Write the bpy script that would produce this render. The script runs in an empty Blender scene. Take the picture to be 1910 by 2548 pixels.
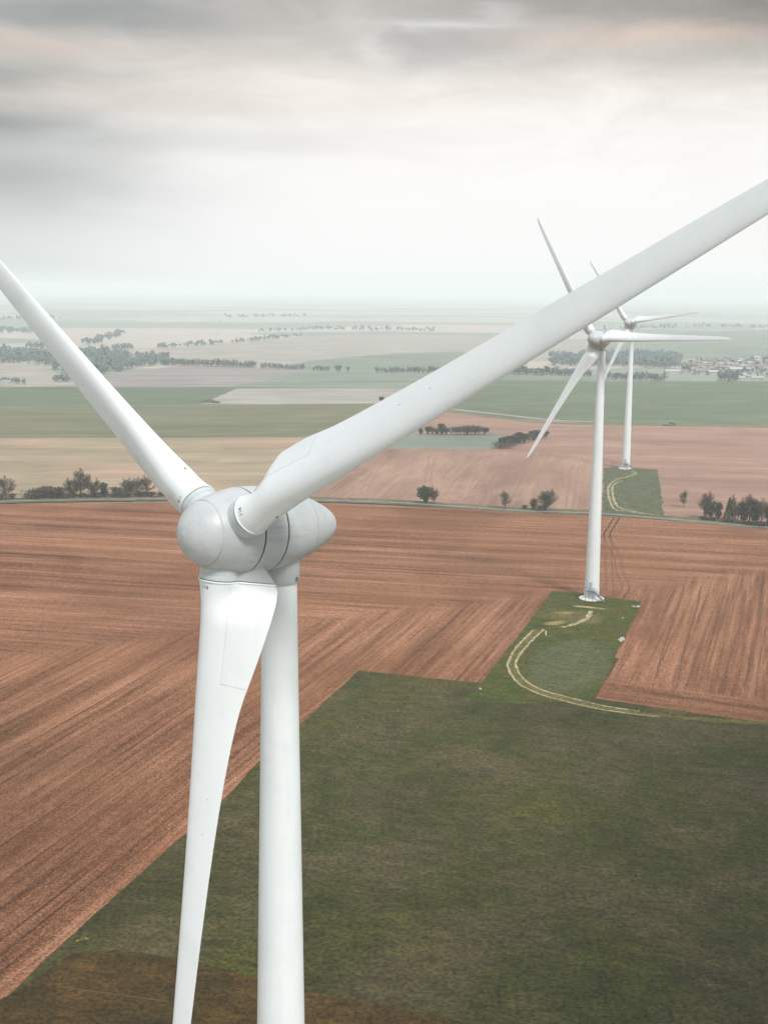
import bpy, bmesh, math, random
from mathutils import Vector, Matrix, noise
from mathutils.geometry import tessellate_polygon

PI = math.pi
R = math.radians
random.seed(11)
scene = bpy.context.scene
col = scene.collection

# ------------------------------------------------------------------ camera
F, PITCH, ROLL, HCAM = 3101.8, 0.1764, 0.0116, 90.88     # focal length in photo pixels, tilt, roll, height
PW, PH = 1910.0, 2548.0


def ray(px, py):
    x = px - PW / 2
    y = PH / 2 - py
    xu = x * math.cos(ROLL) - y * math.sin(ROLL)
    yu = x * math.sin(ROLL) + y * math.cos(ROLL)
    return Vector((xu, F * math.cos(PITCH) + yu * math.sin(PITCH), -F * math.sin(PITCH) + yu * math.cos(PITCH)))


def G(px, py, z=0.0):
    """survey helper: the spot on the flat ground seen at a photo pixel"""
    d = ray(px, py)
    t = (z - HCAM) / d.z
    return Vector((d.x * t, d.y * t, z))


cam = bpy.data.cameras.new("camera")
cam_o = bpy.data.objects.new("camera", cam)
col.objects.link(cam_o)
cam.sensor_fit = 'VERTICAL'
cam.sensor_height = 24.0
cam.sensor_width = 18.0
cam.lens = 24.0 * F / PH
cam.clip_start = 0.5
cam.clip_end = 120000
right = Vector((math.cos(ROLL), 0, 0)) + Vector((0, math.sin(PITCH), math.cos(PITCH))) * math.sin(ROLL)
back = Vector((0, -math.cos(PITCH), math.sin(PITCH)))
up = back.cross(right)
cam_o.matrix_world = Matrix(((right.x, up.x, back.x, 0), (right.y, up.y, back.y, 0), (right.z, up.z, back.z, HCAM), (0, 0, 0, 1)))
scene.camera = cam_o

# ------------------------------------------------------------------ render / view
scene.view_settings.view_transform = 'Standard'
scene.view_settings.look = 'None'
scene.view_settings.exposure = 0.1
scene.view_settings.gamma = 1.0
scene.render.engine = 'CYCLES'
scene.cycles.use_denoising = True
scene.cycles.use_adaptive_sampling = False
scene.cycles.denoiser = 'OPENIMAGEDENOISE'
scene.cycles.denoising_input_passes = 'RGB_ALBEDO_NORMAL'
scene.cycles.volume_bounces = 2
scene.cycles.max_bounces = 6


# ------------------------------------------------------------------ node helper
class N:
    def __init__(self, tree):
        self.t = tree
        tree.nodes.clear()

    def __call__(self, kind, **kw):
        n = self.t.nodes.new(kind)
        for k, v in kw.items():
            setattr(n, k, v)
        return n

    def put(self, sock, v):
        if isinstance(v, (int, float)):
            if sock.type == 'RGBA':
                sock.default_value = (v, v, v, 1)
            elif sock.type == 'VECTOR':
                sock.default_value = (v, v, v)
            else:
                sock.default_value = v
        elif isinstance(v, (tuple, list)):
            sock.default_value = tuple(v) + ((1,) if sock.type == 'RGBA' and len(v) == 3 else ())
        else:
            self.t.links.new(v, sock)

    def m(self, op, a, b=None, c=None, clamp=False):
        n = self('ShaderNodeMath', operation=op, use_clamp=clamp)
        self.put(n.inputs[0], a)
        if b is not None:
            self.put(n.inputs[1], b)
        if c is not None:
            self.put(n.inputs[2], c)
        return n.outputs[0]

    def mix(self, f, a, b, mode='MIX'):
        n = self('ShaderNodeMix', data_type='RGBA', blend_type=mode)
        self.put(n.inputs[0], f)
        self.put(n.inputs[6], a)
        self.put(n.inputs[7], b)
        return n.outputs[2]

    def sep(self, v):
        n = self('ShaderNodeSeparateXYZ')
        self.put(n.inputs[0], v)
        return n.outputs

    def com(self, x, y, z=0.0):
        n = self('ShaderNodeCombineXYZ')
        for i, v in enumerate((x, y, z)):
            self.put(n.inputs[i], v)
        return n.outputs[0]

    def noise(self, vec, scale=1.0, detail=3.0, rough=0.5, dist=0.0):
        n = self('ShaderNodeTexNoise')
        self.put(n.inputs['Vector'], vec)
        n.inputs['Scale'].default_value = scale
        n.inputs['Detail'].default_value = detail
        n.inputs['Roughness'].default_value = rough
        n.inputs['Distortion'].default_value = dist
        return n.outputs[0]

    def rng(self, v, a, b, c=0.0, d=1.0, smooth=True):
        n = self('ShaderNodeMapRange', interpolation_type='SMOOTHSTEP' if smooth else 'LINEAR')
        self.put(n.inputs[0], v)
        for i, x in enumerate((a, b, c, d)):
            n.inputs[1 + i].default_value = x
        return n.outputs[0]

    def ramp(self, v, stops, interp='LINEAR'):
        n = self('ShaderNodeValToRGB')
        cr = n.color_ramp
        cr.interpolation = interp
        while len(cr.elements) < len(stops):
            cr.elements.new(0.5)
        for e, (p, c) in zip(cr.elements, stops):
            e.position = p
            e.color = tuple(c) + (1,)
        self.put(n.inputs[0], v)
        return n.outputs[0]


def new_mat(name):
    mt = bpy.data.materials.new(name)
    mt.use_nodes = True
    return mt, N(mt.node_tree)


def finish(n, colr, rough=0.9, spec=0.2, bump=None, bstr=0.3, bdist=0.1):
    b = n('ShaderNodeBsdfPrincipled')
    o = n('ShaderNodeOutputMaterial')
    n.put(b.inputs['Base Color'], colr)
    n.put(b.inputs['Roughness'], rough)
    b.inputs['Specular IOR Level'].default_value = spec
    if bump is not None:
        bp = n('ShaderNodeBump')
        bp.inputs['Strength'].default_value = bstr
        bp.inputs['Distance'].default_value = bdist
        n.put(bp.inputs['Height'], bump)
        n.t.links.new(bp.outputs[0], b.inputs['Normal'])
    n.t.links.new(b.outputs[0], o.inputs[0])


def wpos(n):
    return n('ShaderNodeNewGeometry').outputs['Position']


def rowvec(n, pos, ang, ka, kl):
    """coordinates stretched along the drilling direction ang (degrees)"""
    x, y, _ = n.sep(pos)
    c, s = math.cos(R(ang)), math.sin(R(ang))
    along = n.m('ADD', n.m('MULTIPLY', x, c), n.m('MULTIPLY', y, s))
    across = n.m('ADD', n.m('MULTIPLY', x, -s), n.m('MULTIPLY', y, c))
    return n.com(n.m('MULTIPLY', across, ka), n.m('MULTIPLY', along, kl), 0.0)


def rows(n, pos, ang, fine=1.0, lines=0.0, period=3.1):
    a = n.noise(rowvec(n, pos, ang, 0.13, 0.0030), 1, 7, 0.72, 0.12)
    b = n.noise(rowvec(n, pos, ang, 0.8 * fine, 0.018), 1, 5, 0.75, 0.1)
    s = n.m('ADD', n.m('MULTIPLY', a, 0.55), n.m('MULTIPLY', b, 0.45))
    if lines:
        q = rowvec(n, pos, ang, 1.0 / period, 0.012)
        qx, qy, _ = n.sep(q)
        wob_ = n.noise(q, 0.9, 3, 0.6)
        fr = n.m('FRACT', n.m('ADD', qx, n.m('MULTIPLY', wob_, 0.5)))
        ln = n.rng(n.m('ABSOLUTE', n.m('SUBTRACT', fr, 0.5)), 0.10, 0.02)
        amp_ = n.rng(n.noise(rowvec(n, pos, ang, 0.2, 0.01), 1, 3, 0.6), 0.42, 0.66)
        s = n.m('SUBTRACT', s, n.m('MULTIPLY', n.m('MULTIPLY', ln, amp_), lines))
    return s


def plain(name, c1, c2, scale=0.3, rough=0.9, spec=0.2):
    mt, n = new_mat(name)
    f = n.noise(wpos(n), scale, 4, 0.6)
    finish(n, n.mix(n.rng(f, 0.35, 0.65), c1, c2), rough, spec)
    return mt


def field_mat(name, c1, c2, ang, c3=None, fine=1.0, contrast=1.0):
    mt, n = new_mat(name)
    p = wpos(n)
    s = rows(n, p, ang, fine)
    big = n.noise(p, 0.009, 3, 0.5)
    sp = n.noise(p, 1.3, 3, 0.7)
    v = n.m('ADD', s, n.m('MULTIPLY', n.m('SUBTRACT', sp, 0.5), 0.35))
    w = 0.16 / contrast
    cc = n.mix(n.rng(v, 0.5 - w, 0.5 + w), c1, c2)
    if c3:
        cc = n.mix(n.rng(big, 0.45, 0.7), cc, c3)
    pv_ = n.noise(rowvec(n, p, ang, 0.035, 0.012), 1, 6, 0.7, 0.5)
    tq = n.sep(rowvec(n, p, ang, 1 / 27.0, 0.0))[0]
    tl = n.m('ABSOLUTE', n.m('SUBTRACT', n.m('ABSOLUTE', n.m('SUBTRACT', n.m('FRACT', tq), 0.5)), 0.05))
    tn = n.rng(n.noise(rowvec(n, p, ang, 0.03, 0.006), 1, 3, 0.6), 0.42, 0.6)
    k_ = n.m('SUBTRACT', n.rng(pv_, 0.32, 0.68, 0.72, 1.26, False), n.m('MULTIPLY', n.m('MULTIPLY', n.rng(tl, 0.03, 0.01), tn), 0.14))
    cc = n.mix(1.0, cc, n.com(k_, k_, k_), 'MULTIPLY')
    finish(n, cc, 1.0, 0.05)
    return mt


# ------------------------------------------------------------------ materials
def ploughed_mat():
    mt, n = new_mat("ploughed_soil")
    p = wpos(n)
    x, y, _ = n.sep(p)

    def side(a, b, width, nz):
        d = (b - a).normalized()
        nx, ny = d.y, -d.x            # positive on the near (south) side for a west-to-east line
        off = -(a.x * nx + a.y * ny)
        v = n.m('ADD', n.m('ADD', n.m('MULTIPLY', x, nx), n.m('MULTIPLY', y, ny)), off)
        return n.rng(n.m('ADD', v, nz), -width, width)
    wob = n.m('MULTIPLY', n.m('SUBTRACT', n.noise(p, 0.05, 2), 0.5), 14)
    m1 = side(G(0, 1625), G(1375, 1478), 7, wob)
    m2 = side(G(1480, 1690), G(1910, 1742), 3, n.m('MULTIPLY', wob, 0.2))
    east = n.rng(x, 35, 45)
    north = rows(n, p, -11, 1.0, 0.13, 4.2)
    west = rows(n, p, 71.5, 1.0, 0.13, 2.6)
    s = n.mix(m1, north, west)
    s = n.mix(n.m('MULTIPLY', m2, east), s, rows(n, p, -24.0))
    sp = n.noise(p, 2.2, 4, 0.75)
    clod = n.noise(p, 0.6, 3, 0.6)
    v = n.m('ADD', s, n.m('MULTIPLY', n.m('SUBTRACT', sp, 0.5), 0.85))
    v = n.m('ADD', v, n.m('MULTIPLY', n.m('SUBTRACT', clod, 0.5), 0.22))
    big = n.noise(p, 0.013, 3, 0.55)
    c = n.ramp(v, [(0.33, (0.047, 0.018, 0.008)), (0.45, (0.152, 0.069, 0.034)), (0.54, (0.260, 0.121, 0.066)), (0.66, (0.41, 0.225, 0.138))])
    c = n.mix(n.rng(big, 0.42, 0.66), c, n.mix(0.35, c, (0.20, 0.085, 0.035)))
    gr = n.noise(rowvec(n, p, -11, 0.05, 0.008), 1, 3, 0.5)
    c = n.mix(n.m('MULTIPLY', n.rng(gr, 0.55, 0.75), 0.25), c, (0.16, 0.09, 0.04))
    damp = n.rng(n.noise(p, 0.016, 5, 0.62, 0.4), 0.42, 0.66, 1.0, 0.74)
    c = n.mix(1.0, c, n.com(damp, n.m('POWER', damp, 1.25), n.m('POWER', damp, 1.4)), 'MULTIPLY')        # patches of heavier, wetter soil
    st = n.noise(p, 1.1, 1, 0.3)
    c = n.mix(n.m('MULTIPLY', n.rng(st, 0.78, 0.83), 0.6), c, (0.45, 0.36, 0.28))
    finish(n, c, 1.0, 0.05, bump=v, bstr=0.6, bdist=0.25)
    return mt


def grass_mat(name, cg, cd, cb, cy, ang=73.0, patch=0.05, dense=None, worn=(), mown=None):
    mt, n = new_mat(name)
    p = wpos(n)
    f = n.noise(p, 3.0, 4, 0.75)
    a = n.noise(p, patch, 6, 0.62, 0.4)
    b = n.noise(p, patch * 0.55, 5, 0.6, 0.6)
    r_ = n.noise(rowvec(n, p, ang - 88, 0.9, 0.04), 1, 3, 0.6)
    t_ = n.noise(rowvec(n, p, ang, 0.35, 0.004), 1, 2, 0.5)
    c = n.mix(n.rng(a, 0.38, 0.64), cg, cb)
    c = n.mix(n.m('MULTIPLY', n.rng(b, 0.50, 0.70), 0.7), c, cy)
    c = n.mix(n.m('MULTIPLY', n.rng(r_, 0.42, 0.66), 0.12), c, cd)
    c = n.mix(n.m('MULTIPLY', n.rng(t_, 0.58, 0.70), 0.22), c, cb)
    x_, y_, _ = n.sep(p)

    def ell(c0, rx, ry, a_, nz, ns):
        ca, sa = math.cos(R(a_)), math.sin(R(a_))
        ux = n.m('ADD', n.m('MULTIPLY', x_, ca / rx), n.m('MULTIPLY_ADD', y_, sa / rx, -(c0.x * ca + c0.y * sa) / rx))
        uy = n.m('ADD', n.m('MULTIPLY', x_, -sa / ry), n.m('MULTIPLY_ADD', y_, ca / ry, (c0.x * sa - c0.y * ca) / ry))
        d2 = n.m('ADD', n.m('MULTIPLY', ux, ux), n.m('MULTIPLY', uy, uy))
        return n.m('ADD', n.m('SUBTRACT', 1.0, d2), n.m('MULTIPLY', n.m('SUBTRACT', n.noise(p, ns, 5, 0.7), 0.5), nz))
    for c0, rx, ry, a_, k_, cw in worn:
        c = n.mix(n.m('MULTIPLY', n.rng(ell(c0, rx, ry, a_, 2.6, 0.5), 0.0, 0.9), k_), c, cw)
    if mown:
        c0, rx, ry, a_, cm = mown
        c = n.mix(n.m('MULTIPLY', n.rng(ell(c0, rx, ry, a_, 1.0, 0.25), 0.0, 0.5), 0.75), c, cm)
    if dense:
        c = n.mix(n.m('MULTIPLY', n.rng(n.noise(p, 0.022, 5, 0.62, 0.5), 0.46, 0.66), 0.28), c, dense)
    g1 = n.noise(p, 1.3, 3, 0.8)
    g2 = n.noise(rowvec(n, p, ang - 90, 0.42, 0.22), 1, 5, 0.75, 0.4)
    v = n.m('MULTIPLY', n.rng(g1, 0.33, 0.67, 0.35, 1.65, False), n.rng(g2, 0.33, 0.67, 0.62, 1.38, False))
    tq = n.sep(rowvec(n, p, ang, 1 / 24.0, 0.0))[0]
    tl = n.m('ABSOLUTE', n.m('SUBTRACT', n.m('FRACT', n.m('ADD', tq, 0.2)), 0.5))
    tl2 = n.m('ABSOLUTE', n.m('SUBTRACT', tl, 0.035))
    tn = n.rng(n.noise(rowvec(n, p, ang, 0.1, 0.03), 1, 3, 0.6), 0.4, 0.62)
    c = n.mix(n.m('MULTIPLY', n.m('MULTIPLY', n.rng(tl2, 0.014, 0.004), tn), 0.28), c, cb)
    c = n.mix(1.0, c, n.com(v, v, v), 'MULTIPLY')
    finish(n, c, 1.0, 0.05, bump=g1, bstr=0.6, bdist=0.25)
    return mt


def far_ground_mat():  # field tones lightened so part of the haze is painted into the colour
    mt, n = new_mat("hazed_far_farmland")
    p = wpos(n)
    q = rowvec(n, p, 12, 1 / 330.0, 1 / 520.0)
    q2 = n('ShaderNodeVectorMath', operation='ADD')
    n.put(q2.inputs[0], q)
    nz = n('ShaderNodeTexNoise')
    n.put(nz.inputs['Vector'], p)
    nz.inputs['Scale'].default_value = 0.0012
    mul = n('ShaderNodeVectorMath', operation='SCALE')
    n.put(mul.inputs[0], nz.outputs[1])
    mul.inputs['Scale'].default_value = 0.9
    n.put(q2.inputs[1], mul.outputs[0])
    vo = n('ShaderNodeTexVoronoi', feature='F1')
    n.put(vo.inputs['Vector'], q2.outputs[0])
    vo.inputs['Scale'].default_value = 1.0
    rnd = n.sep(vo.outputs['Color'])[0]
    c = n.ramp(rnd, [(0.0, (0.19, 0.23, 0.195)), (0.25, (0.23, 0.27, 0.22)), (0.42, (0.37, 0.345, 0.30)), (0.6, (0.40, 0.345, 0.31)),
                     (0.75, (0.20, 0.24, 0.20)), (0.9, (0.33, 0.33, 0.27))], 'CONSTANT')
    ve = n('ShaderNodeTexVoronoi', feature='DISTANCE_TO_EDGE')
    n.put(ve.inputs['Vector'], q2.outputs[0])
    hedge = n.noise(p, 0.02, 2)
    e = n.rng(n.m('ADD', ve.outputs[0], n.m('MULTIPLY', hedge, 0.03)), 0.018, 0.035)
    c = n.mix(e, (0.09, 0.12, 0.105), c)
    fine = n.noise(rowvec(n, p, 12, 0.02, 0.003), 1, 3)
    c = n.mix(n.m('MULTIPLY', fine, 0.3), c, (0.22, 0.23, 0.18))
    finish(n, c, 1.0, 0.0)
    return mt


def paint_mat(name, c1, c2, rough=0.42, streak=True):
    mt, n = new_mat(name)
    tc = n('ShaderNodeTexCoord').outputs['Object']
    a = n.noise(tc, 0.35, 4, 0.6)
    x, y, z = n.sep(tc)
    st = n.noise(n.com(n.m('MULTIPLY', x, 2.5), n.m('MULTIPLY', y, 2.5), n.m('MULTIPLY', z, 0.18)), 1, 4, 0.6)
    f = n.m('ADD', n.m('MULTIPLY', n.rng(a, 0.4, 0.75), 0.6), n.m('MULTIPLY', n.rng(st, 0.5, 0.8), 0.5 if streak else 0.1))
    finish(n, n.mix(f, c1, c2), n.m('MULTIPLY_ADD', a, 0.2, rough - 0.1), 0.4)
    return mt


M = {}
M['soil'] = ploughed_mat()
M['grass'] = grass_mat("meadow_grass", (0.040, 0.043, 0.010), (0.018, 0.022, 0.005), (0.066, 0.054, 0.024), (0.064, 0.059, 0.010), dense=(0.005, 0.005, 0.0015))
M['pad'] = grass_mat("pad_grass", (0.0410, 0.0560, 0.0090), (0.0230, 0.0350, 0.0059), (0.0640, 0.0600, 0.0135), (0.0800, 0.0720, 0.0113), patch=0.09,
                     worn=[(G(1425, 1534), 11, 9, -20, 0.6, (0.13, 0.105, 0.035)), (G(1462, 1511), 6, 1.3, -22, 0.95, (0.34, 0.26, 0.15)), (G(1408, 1525), 3.5, 2.0, 0, 0.6, (0.24, 0.19, 0.08)),
                           (G(1380, 1550), 5, 2.2, 30, 0.7, (0.26, 0.20, 0.09)), (G(1455, 1545), 6, 4, -30, 0.4, (0.12, 0.085, 0.05))],
                     mown=(G(1418, 1655), 11.5, 27, -17, (0.072, 0.080, 0.038)))
M['mown'] = grass_mat("hardstanding_grass", (0.0651, 0.0825, 0.0370), (0.0434, 0.0564, 0.0270), (0.0911, 0.0911, 0.0578), (0.0781, 0.0868, 0.0424), patch=0.12)
M['trackgrass'] = grass_mat("yellow_verge_grass", (0.085, 0.088, 0.018), (0.055, 0.060, 0.013), (0.105, 0.088, 0.03), (0.13, 0.115, 0.03), patch=0.2)
M['stubble'] = grass_mat("orange_stubble", (0.036, 0.025, 0.007), (0.016, 0.013, 0.004), (0.062, 0.036, 0.010), (0.105, 0.062, 0.014), ang=80, patch=0.09)
M['straw'] = plain("pale_mown_straw", (0.085, 0.048, 0.014), (0.055, 0.033, 0.010), 1.2)
M['ground'] = far_ground_mat()
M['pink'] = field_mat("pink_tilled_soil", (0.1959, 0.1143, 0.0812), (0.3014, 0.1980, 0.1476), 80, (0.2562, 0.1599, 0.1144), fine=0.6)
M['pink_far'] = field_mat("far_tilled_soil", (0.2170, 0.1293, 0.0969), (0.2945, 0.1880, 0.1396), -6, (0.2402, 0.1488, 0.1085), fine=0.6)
M['rose'] = field_mat("rose_tilled_soil", (0.2415, 0.2164, 0.1852), (0.3018, 0.2800, 0.2470), 8, (0.2716, 0.2544, 0.2223), fine=0.5)  # far field tones paled to stand in for distance haze
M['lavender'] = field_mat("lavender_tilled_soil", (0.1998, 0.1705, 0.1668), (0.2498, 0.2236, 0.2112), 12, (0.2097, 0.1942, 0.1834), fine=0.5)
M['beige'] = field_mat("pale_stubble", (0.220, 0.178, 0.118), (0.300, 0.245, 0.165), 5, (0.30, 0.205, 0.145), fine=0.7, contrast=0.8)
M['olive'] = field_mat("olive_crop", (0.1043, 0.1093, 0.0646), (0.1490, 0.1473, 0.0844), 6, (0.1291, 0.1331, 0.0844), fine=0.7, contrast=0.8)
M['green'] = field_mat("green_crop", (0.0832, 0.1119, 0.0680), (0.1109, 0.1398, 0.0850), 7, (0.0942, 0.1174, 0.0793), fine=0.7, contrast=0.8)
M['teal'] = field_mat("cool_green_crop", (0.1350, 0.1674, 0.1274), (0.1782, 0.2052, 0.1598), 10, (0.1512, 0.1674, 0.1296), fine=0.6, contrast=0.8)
M['sand'] = plain("sandy_dirt", (0.42, 0.34, 0.23), (0.13, 0.125, 0.045), 0.9)
M['sand2'] = plain("worn_sandy_grass", (0.26, 0.22, 0.12), (0.065, 0.085, 0.022), 0.6)
M['track'] = plain("pressed_soil", (0.10, 0.040, 0.020), (0.14, 0.056, 0.028), 0.5)
M['track_pink'] = plain("pressed_pink_soil", (0.19, 0.11, 0.085), (0.25, 0.15, 0.115), 0.4)
M['road'] = plain("worn_asphalt", (0.19, 0.185, 0.18), (0.14, 0.14, 0.135), 0.3)
M['verge'] = grass_mat("road_verge", (0.075, 0.082, 0.04), (0.05, 0.055, 0.03), (0.15, 0.12, 0.07), (0.11, 0.11, 0.05), patch=0.06)
M['white'] = paint_mat("white_blade_paint", (0.67, 0.71, 0.725), (0.60, 0.645, 0.66))
M['hub'] = paint_mat("pale_grey_hub_paint", (0.42, 0.445, 0.455), (0.31, 0.335, 0.35), streak=True)
M['collar'] = paint_mat("collar_grey_paint", (0.46, 0.50, 0.515), (0.38, 0.42, 0.435))
M['tower'] = paint_mat("white_tower_paint", (0.66, 0.70, 0.715), (0.59, 0.63, 0.645))
M['seam'] = plain("dark_seam_rubber", (0.02, 0.02, 0.022), (0.03, 0.03, 0.032), 3.0, 0.6)
M['greyline'] = plain("grey_sealant", (0.42, 0.43, 0.43), (0.55, 0.55, 0.55), 2.0, 0.7)
M['faint'] = plain("faint_joint_sealant", (0.50, 0.51, 0.51), (0.58, 0.59, 0.59), 2.0, 0.6)
M['letter'] = plain("black_lettering", (0.02, 0.02, 0.02), (0.03, 0.03, 0.03), 2.0, 0.5)
M['steel'] = plain("galvanised_steel", (0.16, 0.18, 0.18), (0.10, 0.115, 0.12), 2.0, 0.5, 0.5)
M['door'] = plain("grey_door_paint", (0.42, 0.45, 0.47), (0.36, 0.39, 0.41), 0.8, 0.5)
M['concrete'] = plain("white_concrete", (0.72, 0.71, 0.68), (0.62, 0.61, 0.58), 0.9, 0.9)
M['stone'] = plain("pale_limestone", (0.46, 0.44, 0.39), (0.30, 0.29, 0.26), 1.8, 0.9)
M['bark'] = plain("brown_bark", (0.085, 0.068, 0.052), (0.055, 0.045, 0.036), 1.5)
M['twig'] = plain("grey_brown_twigs", (0.11, 0.088, 0.068), (0.07, 0.058, 0.046), 0.8)
M['ivy'] = plain("dark_ivy_leaves", (0.018, 0.030, 0.015), (0.040, 0.055, 0.026), 0.9, 0.75)
M['bush'] = plain("thorn_bush_leaves", (0.040, 0.042, 0.026), (0.070, 0.064, 0.040), 0.9, 0.85)
M['fleaf'] = plain("hazed_far_foliage", (0.085, 0.130, 0.135), (0.125, 0.165, 0.16), 0.12)  # leaf colour lightened and blued to paint in distance haze
M['ftwig'] = plain("hazed_far_twigs", (0.135, 0.155, 0.15), (0.175, 0.19, 0.175), 0.12)  # twig colour made paler, haze put into the base colour
M['earth'] = plain("dark_heaped_earth", (0.06, 0.045, 0.035), (0.10, 0.075, 0.055), 0.6)
M['wall_w'] = plain("white_render", (0.3900, 0.3794, 0.3584), (0.3267, 0.3162, 0.2951), 0.2)
M['wall_c'] = plain("cream_render", (0.3920, 0.3500, 0.2940), (0.3220, 0.2940, 0.2520), 0.2)
M['tile'] = plain("weathered_roof_tiles", (0.2295, 0.1900, 0.1700), (0.1700, 0.1425, 0.1300), 0.5)
M['slate'] = plain("grey_slates", (0.30, 0.30, 0.31), (0.22, 0.22, 0.23), 0.5)
M['sheet'] = plain("pale_sheet_roof", (0.3672, 0.3570, 0.3570), (0.3060, 0.2958, 0.2958), 0.2, 0.6)
M['glass'] = plain("dark_window_glass", (0.03, 0.035, 0.04), (0.05, 0.055, 0.06), 1.0, 0.15, 0.5)
M['tyre'] = plain("black_tyre_rubber", (0.02, 0.02, 0.02), (0.03, 0.03, 0.03), 2.0)
M['tractor'] = plain("dull_green_tractor_paint", (0.05, 0.075, 0.06), (0.07, 0.09, 0.08), 2.0, 0.5, 0.4)
M['cabroof'] = plain("pale_cab_roof", (0.5, 0.52, 0.5), (0.45, 0.46, 0.45), 2.0, 0.5)
M['yellow'] = plain("yellow_blossom", (0.45, 0.30, 0.05), (0.25, 0.18, 0.05), 1.5)


# ------------------------------------------------------------------ object helpers
def mesh_obj(name, verts, faces, mat, parent=None, smooth=False, mats=None, midx=None):
    me = bpy.data.meshes.new(name)
    me.from_pydata([tuple(v) for v in verts], [], faces)
    for mm in (mats or [mat]):
        me.materials.append(mm)
    if midx:
        me.polygons.foreach_set('material_index', midx)
    if smooth:
        me.polygons.foreach_set('use_smooth', [True] * len(me.polygons))
    me.update()
    o = bpy.data.objects.new(name, me)
    col.objects.link(o)
    o.parent = parent
    return o


def empty(name, loc=(0, 0, 0)):
    o = bpy.data.objects.new(name, None)
    o.empty_display_size = 1.0
    col.objects.link(o)
    o.location = loc
    return o


def tag(o, label, cat, group=None, kind=None):
    if label:
        o['label'] = label
    if cat:
        o['category'] = cat
    if group:
        o['group'] = group
    if kind:
        o['kind'] = kind
    return o


KIDS = {}


def kids(o):
    return [c for c in bpy.data.objects if c.parent == o]


def dup(root, label=None, group=None):
    """copy of a thing with copies of its parts and sub-parts"""
    def cp(o, par):
        c = o.copy()
        col.objects.link(c)
        c.parent = par
        for ch in kids(o):
            cp(ch, c)
        return c
    r_ = cp(root, None)
    if label:
        r_['label'] = label
    if group:
        r_['group'] = group
    return r_


def catmull(pts, step):
    out = []
    P = [pts[0] * 2 - pts[1]] + list(pts) + [pts[-1] * 2 - pts[-2]]
    for i in range(1, len(P) - 2):
        p0, p1, p2, p3 = P[i - 1:i + 3]
        k = max(2, int((p2 - p1).length / step))
        for j in range(k):
            t = j / k
            out.append(0.5 * ((2 * p1) + (p2 - p0) * t + (2 * p0 - 5 * p1 + 4 * p2 - p3) * t * t + (3 * p1 - p0 - 3 * p2 + p3) * t ** 3))
    out.append(pts[-1])
    return out


def sheet(name, pts, mat, z, jit=0.0, step=4.0, label=None):
    """a field: polygon laid on the ground, its edge slightly ragged"""
    P = []
    n = len(pts)
    for i in range(n):
        a, b = pts[i], pts[(i + 1) % n]
        k = max(1, min(400, int((b - a).length / step))) if jit else 1
        d = (b - a)
        nr = Vector((-d.y, d.x, 0)).normalized()
        for j in range(k):
            p = a + d * (j / k)
            w = jit * (noise.noise(Vector((p.x * 0.13, p.y * 0.13, 3))) + 0.6 * noise.noise(Vector((p.x * 0.7, p.y * 0.7, 9)))) if jit else 0
            P.append(Vector((p.x + nr.x * w, p.y + nr.y * w, z)))
    tris = tessellate_polygon([P])
    faces = []
    for t in tris:
        a, b, c = (P[i] for i in t)
        if (b - a).cross(c - a).z < 0:
            t = (t[0], t[2], t[1])
        faces.append(tuple(t))
    o = mesh_obj(name, P, faces, mat)
    tag(o, label, None, kind='structure')
    return o


def ribbon(name, pts, w, mat, z, step=2.0, jit=0.0, label=None, kind='structure'):
    C = catmull([Vector((p.x, p.y, 0)) for p in pts], step)
    V, Fc = [], []
    for i, p in enumerate(C):
        t = (C[min(i + 1, len(C) - 1)] - C[max(i - 1, 0)]).normalized()
        nr = Vector((-t.y, t.x, 0))
        for s in (-1, 1):
            ww = w / 2 * (1 + jit * noise.noise(Vector((p.x * 0.35 + s * 7, p.y * 0.35, 1)))) 
            V.append(Vector((p.x + nr.x * s * ww, p.y + nr.y * s * ww, z)))
        if i:
            k = 2 * i
            Fc.append((k - 2, k - 1, k + 1, k)[::-1])
    o = mesh_obj(name, V, Fc, mat)
    tag(o, label, None, kind=kind)
    return o


def PX(*pts):
    return [G(*p) for p in pts]


# ------------------------------------------------------------------ sky
SUN_EL, SUN_AZ = 48.0, 152.0     # azimuth from +Y (view) towards +X (right)
world = bpy.data.worlds.new("World")
scene.world = world
world.use_nodes = True
n = N(world.node_tree)
dirv = n('ShaderNodeTexCoord').outputs['Generated']
dx, dy, dz = n.sep(dirv)
el = n.m('ARCSINE', dz)
az = n.m('ARCTAN2', dx, dy)
wv = n.com(n.m('MULTIPLY', az, 7.0), n.m('MULTIPLY', el, 26.0), 0.3)
w1 = n.m('SUBTRACT', n.noise(wv, 1.0, 5, 0.6, 0.5), 0.5)
wv2 = n.com(n.m('MULTIPLY', az, 6.0), n.m('MULTIPLY', el, 22.0), 5.7)
w2 = n.m('SUBTRACT', n.noise(wv2, 1.0, 5, 0.6, 0.5), 0.5)
U = n.m('ADD', n.m('MULTIPLY', az, 3.102), n.m('MULTIPLY', w1, 0.30))
V = n.m('ADD', n.m('MULTIPLY', el, 3.102), n.m('MULTIPLY', w2, 0.085))
base = n.ramp(n.m('MULTIPLY', V, 0.5), [
    (0.0, (0.95, 0.97, 0.97)), (0.03, (0.97, 0.975, 0.97)), (0.12, (0.96, 0.955, 0.95)), (0.20, (0.93, 0.90, 0.87)), (0.24, (0.84, 0.79, 0.74)),
    (0.29, (0.72, 0.66, 0.61)), (0.34, (0.50, 0.47, 0.44)), (0.45, (0.55, 0.55, 0.55)), (0.70, (0.9, 0.92, 0.94)), (1.0, (1.10, 1.13, 1.16))])


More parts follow.
